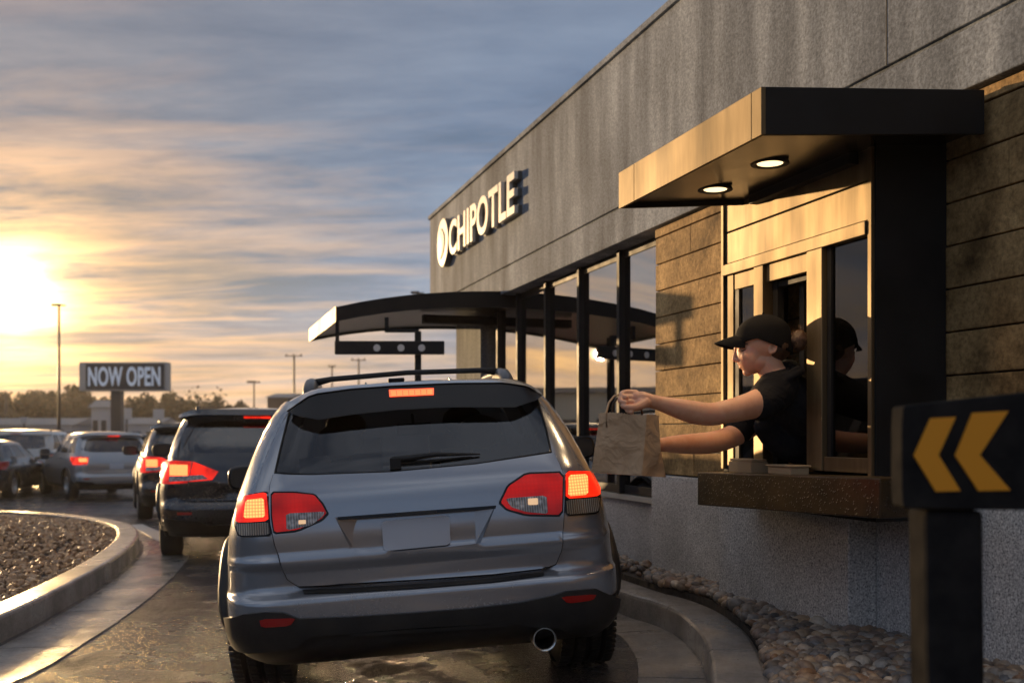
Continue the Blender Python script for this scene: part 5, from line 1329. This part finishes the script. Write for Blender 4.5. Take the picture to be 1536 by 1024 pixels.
# pale sheds, boards and small far buildings
M_PALE = mat('pale_siding', (.42, .41, .40), .6); M_ROOF = mat('shed_roof', (.22, .21, .20), .6); M_DK = mat('far_window', (.03, .03, .035), .2)
def shed(name, px0, px1, py0, py1, Y, label, m=M_PALE, d=6, win=4, cat='building'):
    x0, x1 = (px0-CXP)*Y/FPX, (px1-CXP)*Y/FPX; zt = H+(HY-py0)*Y/FPX; zg = gz((x0+x1)/2, Y)
    B = thing(name, ((x0+x1)/2, Y, zg), label, cat)
    MB().box(((x0+x1)/2, Y+d/2, (zg+zt)/2), (x1-x0, d, zt-zg)).build('wall', m, B)
    mb = MB(); o_ = .25; e_ = .35; mb.prism([(x0-o_, Y-o_, zt+.003), (x0-o_, Y+d/2, zt+e_+.3), (x0-o_, Y+d+o_, zt+.003)], (x1-x0+2*o_, 0, 0)); mb.build('roof', M_ROOF, B)
    for i in range(win):
        xc = lerp(x0, x1, (i+.5)/win); hw = min(.9, (x1-x0)/win*.3); MB().box((xc, Y-.03, zg+(zt-zg)*.55), (2*hw, .05, (zt-zg)*.32)).build('window', M_DK, B)
    return B
shed('long_shed', -40, 108, 637, 655, 88, 'long low pale shed at the left end of the car park', win=7)
shed('low_warehouse', 112, 236, 636, 655, 92, 'long low pale warehouse behind the sign post', win=6)
shed('flat_building', 401, 432, 596, 640, 110, 'small dark brown building beyond the queue of cars', mat('far_brown', (.07, .045, .035), .7), 10, 3)
shed('small_kiosk', 137, 162, 611, 640, 84, 'small pale kiosk with upright front behind the silver crossover', win=2, d=3)
def board(px, py, w_, h_, Y, label):
    c = P(px, py, Y); zg = gz(c.x, Y); s = Y/FPX; B = thing('notice_board', (c.x, Y, zg), label, 'sign')
    MB().box(c, (w_*s, .15, h_*s)).build('panel', M_PALE, B, bevel=.02); MB().tube([(c.x, Y+.02, zg), (c.x, Y+.02, c.z-h_*s/2)], .08, 8).build('post', M_POLE, B)
board(190, 620, 15, 16, 80, 'pale blank board on a post just right of the sign post'); board(238, 621, 16, 15, 80, 'pale blank board on a post below the right end of the NOW OPEN sign'); board(36, 630, 11, 9, 80, 'small pale blank board left of the tall lamp post')
# buildings left of the frame, which the restaurant's windows mirror
def blk(az, d, w_, h_, label, m):
    az = R(az); x, y = math.sin(az)*d, math.cos(az)*d; B = thing('store_building', (x, y, gz(x, y)), label, 'building', rot=(0, 0, -az), local=True)
    MB().box((0, 0, h_/2-.5), (w_, 14, h_+1)).build('wall', m, B); MB().box((0, 0, h_+.2), (w_+1, 15, .4)).build('roof', M_ROOF, B)
    for i in range(int(w_/4)): MB().box((-w_/2+2+i*4, -7.05, 1.6), (2.6, .1, 2.0)).build('window', M_DK, B)
blk(-44, 80, 34, 4.6, 'long cream store far beyond the left edge of the photo', mat('cream_wall', (.62, .52, .38), .6))
blk(-66, 70, 30, 5.2, 'tan store building left of the long cream one', mat('tan_wall', (.40, .32, .24), .6))
blk(-115, 45, 60, 7.5, 'dark retail block behind the drive lane, out of view', mat('retail_wall', (.10, .09, .085), .7))
blk(178, 45, 70, 8.0, 'dark retail block behind the photographer', mat('retail_wall', (.10, .09, .085), .7))
# ================================================================ chevron sign (near, right)
Yc2 = 2.0; CH = thing('chevron_sign', (P(1428, 0, Yc2+.06).x, Yc2+.06, g(.9, 2)+.1), 'black lane sign with two orange chevrons pointing left on a thick black post', 'sign')
def pp(px, py, Y=Yc2): return P(px, py, Y)
out = roundpoly([(1353, 612), (1362, 607), (1560, 586), (1700, 572), (1706, 580), (1706, 760), (1700, 766), (1362, 763), (1353, 758)], 1, .2)
mb = MB(); mb.prism([pp(x, y) for x, y in out], (0, .06, 0)); 
def f_sgn(nt, b):
    v = coords(nt); n = noi(nt, v, 14, 5, .6); f = noi(nt, v, 260, 2)
    nt.link(ramp(nt, n, [(.3, (.014, .014, .015)), (.7, (.03, .029, .028))]), b.inputs['Base Color']); nt.link(bump(nt, f, .12, .002), b.inputs['Normal'])
M_SGN = mat('sign_black', rough=.85, spec=.0, fn=f_sgn)
mb.build('panel', M_SGN, CH, bevel=.004)
M_ORG = mat('chevron_orange', (.80, .33, .015), .45)
for pts in ([(1396, 627), (1434, 625), (1408, 682), (1441, 736), (1404, 737), (1371, 683)], [(1459, 619), (1513, 616), (1470, 682), (1516, 735), (1468, 736), (1433, 683)], [(1545, 612), (1600, 606), (1550, 680), (1604, 736), (1556, 737), (1508, 682)][:0]):
    if pts: MB().prism([pp(x, y, Yc2-.0045) for x, y in pts], (0, .004, 0)).build('chevron', M_ORG, CH)
zb_ = g(.9, 2)-.1; x0, x1 = pp(1386, 0, Yc2+.02).x, pp(1474, 0, Yc2+.02).x; zt_ = pp(0, 766, Yc2).z
mb = MB(); zl = pp(0, 1500, Yc2).z
mb.add([(x0, Yc2+.012, zt_), (x1, Yc2+.012, zt_), (x1, Yc2+.11, zt_), (x0, Yc2+.11, zt_), (x0+.016, Yc2+.012, zb_), (x1+.012, Yc2+.012, zb_), (x1+.012, Yc2+.11, zb_), (x0+.016, Yc2+.11, zb_)], [(0, 1, 2, 3), (4, 7, 6, 5), (0, 4, 5, 1), (1, 5, 6, 2), (2, 6, 7, 3), (3, 7, 4, 0)]); mb.build('post', M_SGN, CH, bevel=.012)
# ================================================================ the worker
TP0 = tt(1182, AB)
def q(px, py, lat=0.0):
    t = TP0-lat; m = (px-CXP)/FPX; a = t*(m*CS+SN)/(CS-m*SN); Y = a*SN+t*CS; return P(px, py, Y)
KP = 1/308.0
def chain(mb, pts, n=16):
    """pts: (px,py,lat,r_px) -> smooth tapered limb"""
    c = [(q(a, b, l), r*KP) for a, b, l, r in pts]
    P3 = []; RR = []
    for i in range(len(c)-1):
        p0, p1, p2, p3 = c[max(i-1, 0)], c[i], c[i+1], c[min(i+2, len(c)-1)]
        for k in range(5):
            t = k/5; f = lambda A, B, C_, D: (2*B+(C_-A)*t+(A*2-B*5+C_*4-D)*t*t+(B*3-A-C_*3+D)*t**3)*.5
            P3.append(f(p0[0], p1[0], p2[0], p3[0])); RR.append(max(.002, f(p0[1], p1[1], p2[1], p3[1])))
    P3.append(c[-1][0]); RR.append(c[-1][1])
    mb.tube(P3, RR, n); mb.ell(P3[0], RR[0], None, n, 10); mb.ell(P3[-1], RR[-1], None, n, 10)
def remesh(mb, name, vox, m, parent, smooth=4, tex=None, origin=None):
    o = mb.build('tmp', m, None, origin=(0, 0, 0))
    r = o.modifiers.new('r', 'REMESH'); r.mode = 'VOXEL'; r.voxel_size = vox; r.use_smooth_shade = True
    s = o.modifiers.new('s', 'SMOOTH'); s.iterations = smooth; s.factor = .5
    bpy.context.view_layer.update(); dg = bpy.context.evaluated_depsgraph_get(); me = bpy.data.meshes.new_from_object(o.evaluated_get(dg)); old = o.data
    bpy.data.objects.remove(o); bpy.data.meshes.remove(old)
    me.name = name; o2 = bpy.data.objects.new(name, me); COL.objects.link(o2); me.materials.clear(); me.materials.append(m)
    if tex: tex(me)
    off = W0[parent.name] if parent else Vector((0, 0, 0))
    me.transform(Matrix.Translation(-off))
    if parent: o2.parent = parent
    W0[o2.name] = off
    return o2
def f_skin(nt, b):
    v = coords(nt); n = noi(nt, v, 9, 4, .6); f = noi(nt, v, 160, 3)
    nt.link(ramp(nt, n, [(.32, (.70, .33, .19)), (.5, (.80, .44, .27)), (.7, (.80, .37, .23))]), b.inputs['Base Color']); nt.link(bump(nt, f, .12, .002), b.inputs['Normal'])
M_SKIN = mat('skin', rough=.48, sss=.25, fn=f_skin)
def f_cloth(nt, b):
    v = coords(nt); f = noi(nt, v, 300, 2); w_ = noi(nt, v, 7, 4, .55, 1.2)
    nt.link(bump(nt, f, .25, .001, bump(nt, w_, .55, .05)), b.inputs['Normal'])
M_SHIRT = mat('black_shirt', (.009, .009, .011), .85, spec=.2, fn=f_cloth)
def f_capc(nt, b):
    v = coords(nt); nt.link(bump(nt, noi(nt, v, 320, 2), .3, .001, bump(nt, noi(nt, v, 9, 2), .2, .02)), b.inputs['Normal'])
M_CAP = mat('black_cap', (.007, .007, .008), .9, spec=.12, fn=f_capc)
def f_hair(nt, b):
    v = coords(nt, (1, 1, 1)); n = noi(nt, v, 60, 4, .6, 2); nt.link(ramp(nt, n, [(.3, (.03, .016, .008)), (.7, (.11, .05, .022))]), b.inputs['Base Color']); nt.link(bump(nt, n, .8, .006), b.inputs['Normal'])
M_HAIR = mat('brown_hair', rough=.4, fn=f_hair)
# head frame
HC = q(1140, 520, .06)
LOS = Vector((HC.x, HC.y, 0)).normalized(); SD = -LOS; Fp = Vector((-LOS.y, LOS.x, 0)); Fd = (Fp*.995+SD*.12).normalized(); SD = Fd.cross(Vector((0, 0, 1))).normalized()
if SD.dot(LOS) > 0: SD = -SD
UP = Vector((0, 0, 1)); kx_ = HC.y/FPX
def hp(f, u, s=0): return HC+Fd*(f*kx_)+UP*(u*kx_)+SD*(s*kx_)
HR = Matrix((Fd, SD, UP)).transposed()
def he(mb, f, u, s, rf, ru, rs, rot=0, n=28, m=20):
    mb.ell(hp(f, u, s), (rf*kx_, rs*kx_, ru*kx_), HR@Matrix.Rotation(R(rot), 3, 'Y'), n, m)
def hcap(mb, pts, n=12):
    c = [hp(*p[:3]) for p in pts]; r = [p[3]*kx_ for p in pts]; mb.tube(c, r, n)
    for a, b in ((c[0], r[0]), (c[-1], r[-1])): mb.ell(a, b, None, n, 8)
hipP = q(1292, 700, 0)
WK = thing('person', (hipP.x, hipP.y, .12), 'worker in black cap and shirt leaning out of the pickup window with a paper bag', 'person')
B = MB()
he(B, -7, 12, 0, 40, 35, 30); he(B, 12, -9, 0, 23.5, 32, 22.5); he(B, 2, -22, 0, 24, 16, 21, -14)
he(B, 6, -27, 0, 20, 12, 17.5, -14); he(B, 18.5, -37.5, 0, 7, 6.2, 8); he(B, 30, 4, 0, 9, 8, 17)
hcap(B, [(34, 1, 0, 4.2), (35.2, -8, 0, 3.7), (37, -16, 0, 4.0)]); he(B, 36.8, -18.5, 0, 4.6, 4.0, 4.4)
for s in (-1, 1):
    he(B, 32.5, -20, 4.6*s, 4.2, 3.2, 3.0); he(B, 19, -14, 12.5*s, 11, 11, 8.5); he(B, 27.5, -4.5, 11*s, 6.5, 5.0, 6.5)
    # ear
    er = [(math.cos(a)*5.6-15+(2 if a > 1.5 and a < 4.7 else 0)*0, math.sin(a)*9.6-1.5, (27+1.6*math.cos(a-2.6))*s, 1.9) for a in [math.pi*(i/12)*2 for i in range(13)]]
    c = [hp(f, u, sv) for f, u, sv, r in er]; B.tube(c, 1.75*kx_, 8)
    he(B, -15, -2, 25.2*s, 5.4, 9.0, 2.0); hcap(B, [(-12, -3, 27*s, 1.6), (-13.5, 3, 27.2*s, 1.4), (-17, 2, 27.4*s, 1.3)], 8); he(B, -12.5, -10, 26.6*s, 3.6, 3.6, 1.9)
hcap(B, [(28.8, -24.6, -5.5, 2.0), (30.6, -24.6, 0, 2.9), (28.8, -24.6, 5.5, 2.0)]); hcap(B, [(27, -29.6, -5, 2.0), (28.6, -29.8, 0, 2.9), (27, -29.6, 5, 2.0)])
he(B, 27, -22, 0, 5, 4, 9)
# neck, torso core, arms: one continuous body
hcap(B, [(-10, -22, 0, 20), (-18, -38, 0, 19.5), (-30, -56, 0, 23)], 20)
chain(B, [(1172, 575, .05, 27), (1188, 600, .04, 38), (1212, 628, .01, 40), (1250, 648, 0, 42), (1290, 672, -.02, 44)], 20)
NA = [(1160, 588, .15, 24), (1140, 603, .19, 21), (1112, 612, .21, 18.2), (1088, 617.5, .225, 16.6), (1066, 621, .23, 16.2), (1042, 618.5, .235, 16.2), (1018, 612.5, .24, 14), (998, 607, .245, 11.2), (981, 602.5, .25, 9.6), (970, 600, .25, 10.2)]
FA = [(1150, 612, -.15, 24), (1128, 634, -.15, 20), (1108, 649, -.14, 17.6), (1085, 659, -.12, 17), (1062, 664, -.10, 16.6), (1034, 665.5, -.06, 15.2), (1010, 666, -.02, 12.6), (992, 666.5, .02, 10), (978, 667, .04, 10)]
chain(B, NA, 56); chain(B, FA, 56)
# near hand: palm, four bent fingers, thumb
def cap3(mb, pts, n=12): chain(mb, pts, n)
cap3(B, [(972, 600, .25, 9.8), (962, 598, .252, 10.5), (955, 597, .252, 8.5)]); cap3(B, [(970, 603, .262, 8), (960, 604, .266, 8.5), (955, 604, .262, 6.5)]); cap3(B, [(968, 597, .24, 8), (956, 593.5, .24, 6.5)])
for i, (yy_, rr_, dx_, la) in enumerate(((588.8, 4.3, 0, .235), (596.2, 4.3, -2, .250), (603.4, 4.1, 2, .262), (610, 3.7, 8, .270))):
    cap3(B, [(953, yy_+1, la, rr_+1), (941+dx_*.6, yy_-.5, la+.004, rr_), (933.5+dx_, yy_+1.5, la+.010, rr_*.97), (933+dx_, yy_+5.5, la+.022, rr_*.9), (939+dx_, yy_+7.5, la+.034, rr_*.84)], 10)
cap3(B, [(968, 603, .275, 6.8), (958, 609, .29, 6.2), (950, 611.5, .30, 5.2), (943.5, 611, .30, 4.4)], 10)
# far hand behind the bag
cap3(B, [(980, 667, .035, 10), (968, 667, .04, 10.5), (957, 667, .045, 9)])
for i, (yy_, rr_) in enumerate(((659, 4.6), (665, 4.7), (671, 4.5), (677, 4.0))):
    cap3(B, [(960, yy_+1, .045, rr_+1), (948-i, yy_, .055, rr_), (938+i*2, yy_+1, .066, rr_*.9), (931+i*3, yy_+3, .074, rr_*.82)], 10)
cap3(B, [(972, 660, .05, 6.5), (962, 652, .06, 5.6), (952, 648, .07, 4.8)], 10)
# legs inside
body = remesh(B, 'body', .0028, M_SKIN, WK, 4)
# shirt
Sh = MB()
chain(Sh, [(1176, 574, .045, 29), (1186, 596, .04, 44), (1208, 624, .02, 47), (1246, 645, 0, 47), (1290, 668, -.02, 50)], 24)
chain(Sh, [(1168, 580, .10, 30), (1155, 594, .15, 28.5), (1146, 602, .175, 26), (1140.5, 606.5, .19, 24.5)], 20)
chain(Sh, [(1162, 590, -.12, 30), (1140, 612, -.15, 26), (1118, 635, -.15, 23), (1108, 646, -.145, 21.5)], 20)
chain(Sh, [(1150, 640, .0, 20), (1172, 662, .0, 24), (1200, 672, 0, 26), (1260, 690, 0, 30)], 18)
chain(Sh, [(1182, 560, .0, 22), (1172, 572, .08, 26)], 16)
# collar band round the neck
ring = []
for i in range(25):
    a = 2*math.pi*i/24; c = hp(-31, -46, 0); d = Fd*math.cos(a)*25*kx_+SD*math.sin(a)*25*kx_; ring.append(c+d+UP*(-math.cos(a)*13*kx_))
Sh.tube(ring, 5.2*kx_, 10, flat=1)
Sh.tube([r_+UP*(-6*kx_)+(r_-hp(-31, -46, 0))*.16 for r_ in ring], 6*kx_, 10)
shirt = remesh(Sh, 'shirt', .0055, M_SHIRT, WK, 4)
sl = MB()
for pts in (NA[1:3], FA[1:3]): pass
# trousers and shoes (inside the booth)
Tm = MB()
for sg in (-1, 1):
    h0 = q(1290, 672, .09*sg); k0 = Vector((h0.x+.08, h0.y, .62)); a0_ = Vector((h0.x+.10, h0.y, .20))
    Tm.tube([h0, (h0+k0)/2, k0, (k0+a0_)/2, a0_], [.125, .115, .085, .08, .065], 14); Tm.ell(h0, .13); Tm.ell(k0, .085)
remesh(Tm, 'trousers', .012, M_SHIRT, WK, 3)
for sg in (-1, 1):
    h0 = q(1290, 672, .09*sg); MB().ell((h0.x+.04, h0.y-.02, .175), (.15, .05, .05)).build('shoe', M_PLAST, WK)
# hair
Hm = MB()
he(Hm, -24, -1, 0, 22, 22, 28.5); he(Hm, -14, 6, 0, 33, 12, 29.5); he(Hm, -1, 5, 22, 9, 6, 5.5); he(Hm, -1, 5, -22, 9, 6, 5.5); he(Hm, -46, 8, 2, 12, 10, 12)
he(Hm, -57, 9, 2, 12.5, 15.5, 13); 
for _ in range(26):
    d = norm((random.gauss(0, 1), random.gauss(0, 1), random.gauss(0, 1))); he(Hm, -56+d.x*9, 9+d.z*11, 2+d.y*9, 5.2, 6, 5.2)
hair = remesh(Hm, 'hair', .0045, M_HAIR, WK, 1)
st = MB()
for i in range(170):
    a = random.uniform(0, 6.28); b = random.uniform(-.9, 1.5); c0_ = (-56+11*math.cos(b)*math.cos(a), 9+14*math.sin(b), 2+11*math.cos(b)*math.sin(a)); L = random.uniform(1, 4.5)
    d = norm((math.cos(b)*math.cos(a), math.sin(b), math.cos(b)*math.sin(a))); e = Vector((random.gauss(0, 4), random.gauss(0, 4), random.gauss(-1, 4))); d = (d+norm((random.gauss(0, 1), random.gauss(0, 1), random.gauss(0, 1)))*.9)
    pts = [Vector(c0_)+d*L*t+e*t*t for t in (0, .25, .5, .75, 1)]; st.tube([hp(p.x, p.y, p.z) for p in pts], [.2*kx_, .2*kx_, .17*kx_, .14*kx_, .08*kx_], 4)
st.build('loose_hair', mat('hair_strands', (.22, .11, .045), .35), WK)
# cap: dome, brim, button
Cm = MB(); vs = []; n = 40; rings_ = 16
for i in range(rings_+1):
    ph = R(1+99*i/rings_)
    for k in range(n):
        a = 2*math.pi*k/n; f = -5+43.5*math.sin(ph)*math.cos(a); s = 33.5*math.sin(ph)*math.sin(a); u = 10+38.5*math.cos(ph)
        seam = 1-.012*max(0, math.cos(3*a)**12); tilt = (f+5)*(-.02)
        ub = 11-.36*(f-10) if f > 10 else 11-.42*(10-f)
        if i >= rings_-6: u = lerp(u, ub, ((i-rings_+6)/6)**1.3)
        vs.append(hp(-5+(f+5)*seam, u+tilt, s*seam))
fs = [(i*n+k, i*n+(k+1) % n, (i+1)*n+(k+1) % n, (i+1)*n+k) for i in range(rings_) for k in range(n)]+[tuple(range(n))[::-1]]
Cm.add(vs, fs, True); Cm.ell(hp(-5, 49.5, 0), 2.2*kx_, None, 10, 8)
cap_o = Cm.build('cap', M_CAP, WK); sm_ = cap_o.modifiers.new('s', 'SOLIDIFY'); sm_.thickness = 1.2*kx_
Bm = MB(); vs = []; NU, NV = 10, 17
for top in (0, 1):
    for i in range(NU):
        t = i/(NU-1)
        for j in range(NV):
            v = -1+2*j/(NV-1); s = 23.5*v*(1-.06*t); base = 43.5*math.sqrt(max(0, 1-(.70*v)**2))-7
            tip = 31*math.sqrt(max(0, 1-abs(v)**2.6)); f = base+tip*t
            u = 15.5-7*t-3.0*t*t-9.5*v*v+(1.6 if top else 0)*(1-.4*t); vs.append(hp(f, u, s))
fs = []
for tp in (0, 1):
    o_ = tp*NU*NV
    for i in range(NU-1):
        for j in range(NV-1): fs.append((o_+i*NV+j, o_+i*NV+j+1, o_+(i+1)*NV+j+1, o_+(i+1)*NV+j))
o_ = NU*NV
for j in range(NV-1): a = (NU-1)*NV+j; fs.append((a, a+1, a+1+o_, a+o_))
Bm.add(vs, fs, True); Bm.build('brim', M_CAP, cap_o, weld=True)
# small dark face details
M_LASH = mat('lash_brown', (.03, .016, .01), .7); M_LIP = mat('lips', (.45, .17, .13), .4)
for s in (-1, 1):
    m_ = MB(); m_.tube([hp(22.5, -5.2, 19.6*s), hp(27.5, -7.2, 17.6*s), hp(31.5, -6.8, 14*s)], [.35*kx_, .9*kx_, .5*kx_], 6); m_.build('eyelash', M_LASH, WK)
    m_ = MB(); m_.tube([hp(20, 2.0, 20.6*s), hp(27, 3.4, 18*s), hp(34.5, 1.2, 12*s)], [.5*kx_, 1.2*kx_, .8*kx_], 6); m_.build('eyebrow', M_LASH, WK)
m_ = MB(); m_.tube([hp(20.5, -26.2, 14.6), hp(26.6, -27.0, 9.6), hp(31.4, -27.3, 0), hp(26.6, -27.0, -9.6), hp(20.5, -26.2, -14.6)], [.4*kx_, .8*kx_, .9*kx_, .8*kx_, .4*kx_], 6); m_.build('mouth', M_LIP, WK)

# ================================================================ paper bag
def f_bag(nt, b):
    v = coords(nt); n = noi(nt, v, 6, 5, .6); f = noi(nt, v, 120, 3)
    nt.link(ramp(nt, n, [(.3, (.42, .26, .135)), (.5, (.54, .345, .19)), (.7, (.62, .41, .235))]), b.inputs['Base Color']); nt.link(bump(nt, f, .15, .002, bump(nt, noi(nt, v, 11, 3, .45, .8), .8, .03)), b.inputs['Normal'])
M_BAG = mat('kraft_paper', rough=.7, fn=f_bag)
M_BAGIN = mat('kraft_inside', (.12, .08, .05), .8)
YN, YL, YR = 4.36, 4.44, 4.50
NT_, NB = P(970, 621.5, YN), P(963, 713, YN); LT, LB = P(900, 619, YL), P(887, 708.5, YL); RT, RB = P(982, 624, YR), P(999, 715.5, YR)
BT = LT+(RT-NT_)*1.0; BB = LB+(RB-NB)
bagc = (NB+BB)/2; BG = thing('paper_bag', (bagc.x, bagc.y, min(NB.z, LB.z, RB.z)), 'brown kraft paper takeout bag with looped handles held out above the car', 'bag')
def face(mb, tl, tr, bl, br, nu, nv, fn, zig=True):
    vs = []; nrm = (tr-tl).cross(bl-tl).normalized(); base = len(mb.v)
    for i in range(nv+1):
        for j in range(nu+1):
            a, b = j/nu, i/nv; p = tl.lerp(tr, a).lerp(bl.lerp(br, a), b)
            p += nrm*fn(a, b)
            if i == 0 and zig: p += Vector((0, 0, .0022*(1 if j % 2 else -1)+.004*math.sin(a*5)))
            vs.append(p)
    mb.add(vs, [(i*(nu+1)+j, i*(nu+1)+j+1, (i+1)*(nu+1)+j+1, (i+1)*(nu+1)+j) for i in range(nv) for j in range(nu)], False)
def ff(a, b): 
    e = math.sin(math.pi*a)*math.sin(math.pi*min(1, b*1.0))
    return e*(-.006*math.cos(3*a+2*b)-.008*b)+.006*e*noise.noise(Vector((a*3, b*3, 1)))-.004*max(0, 1-abs(b-.80)/.02)*(1 if a > .12 else 0)*0
def fg(a, b):
    fold = -.030*(1-abs(2*a-1))*(1-max(0, (b-.62)/.38))
    return -fold if False else fold*-1*-1
m1 = MB(); face(m1, LT, NT_, LB, NB, 32, 32, lambda a, b: -ff(a, b)); 
fsign = 1
m1b = MB(); face(m1b, NT_, RT, NB, RB, 14, 32, lambda a, b: -(.036*(1-abs(2*a-1))*(1-sstep(b, .5, 1.0)))+.010*math.sin(math.pi*a)*sstep(b, .75, .95)*(1-abs(2*a-1)))
m2 = MB(); face(m2, RT, BT, RB, BB, 16, 16, ff); face(m2, BT, LT, BB, LB, 8, 16, lambda a, b: -.03*(1-abs(2*a-1))*(1-b))
m3 = MB(); m3.add([LB, NB, RB, BB], [(0, 1, 2, 3)])
mm = MB()
for x in (m1, m1b, m2, m3): mm.add(x.v, x.f, False)
bo = mm.build('bag_body', M_BAG, BG, weld=True); 
for p in bo.data.polygons: p.use_smooth = True
es = bo.modifiers.new('e', 'EDGE_SPLIT'); es.split_angle = R(28)
# bottom fold flap and glued patch as creased overlays on the front
def onface(a, b, off):
    p = LT.lerp(NT_, a).lerp(LB.lerp(NB, a), b); nr = (NT_-LT).cross(LB-LT).normalized()
    return p+nr*(-ff(a, b))+(-nr if nr.y > 0 else nr)*off
def overlay(name, poly, off, m=M_BAG):
    mb = MB(); patch(mb, poly, lambda a, b: (onface(a, b, off), Vector((0, -1, 0))), 0, .0012, step=.06, smooth=False); return mb.build(name, m, BG)
overlay('bottom_flap', [(.03, .80), (.30, .795), (.52, .80), (.98, .80), (.985, .985), (.80, .97), (.62, .82), (.40, .82), (.48, .97), (.06, .975)], .0022)
# handles
def hand(pts, r=.0045, name='handle', m=M_BAG):
    mb = MB(); mb.tube(pts, r, 8); return mb.build(name, m, BG)
g0 = [P(x, y, Y) for x, y, Y in ((910, 640, 4.428), (909, 620, 4.425), (913, 604, 4.44), (921, 594, 4.455), (932, 591, 4.462), (944, 596, 4.47), (948, 606, 4.46), (949, 618, 4.40), (949, 636, 4.385))]
hand([v.copy() for v in catm(g0)] if 'catm' in globals() else g0, .0048)
g1 = [P(x, y, Y) for x, y, Y in ((919, 640, 4.53), (918, 620, 4.53), (920, 605, 4.50), (926, 597, 4.48), (935, 595, 4.475), (955, 602, 4.48), (962, 612, 4.50), (964, 630, 4.53))]
hand(g1, .0048, m=M_BAGIN)
overlay('handle_patch', [(.10, .0), (.22, .0), (.22, .14), (.10, .14)], .002); overlay('handle_patch', [(.66, .0), (.76, .0), (.76, .14), (.66, .14)], .002)
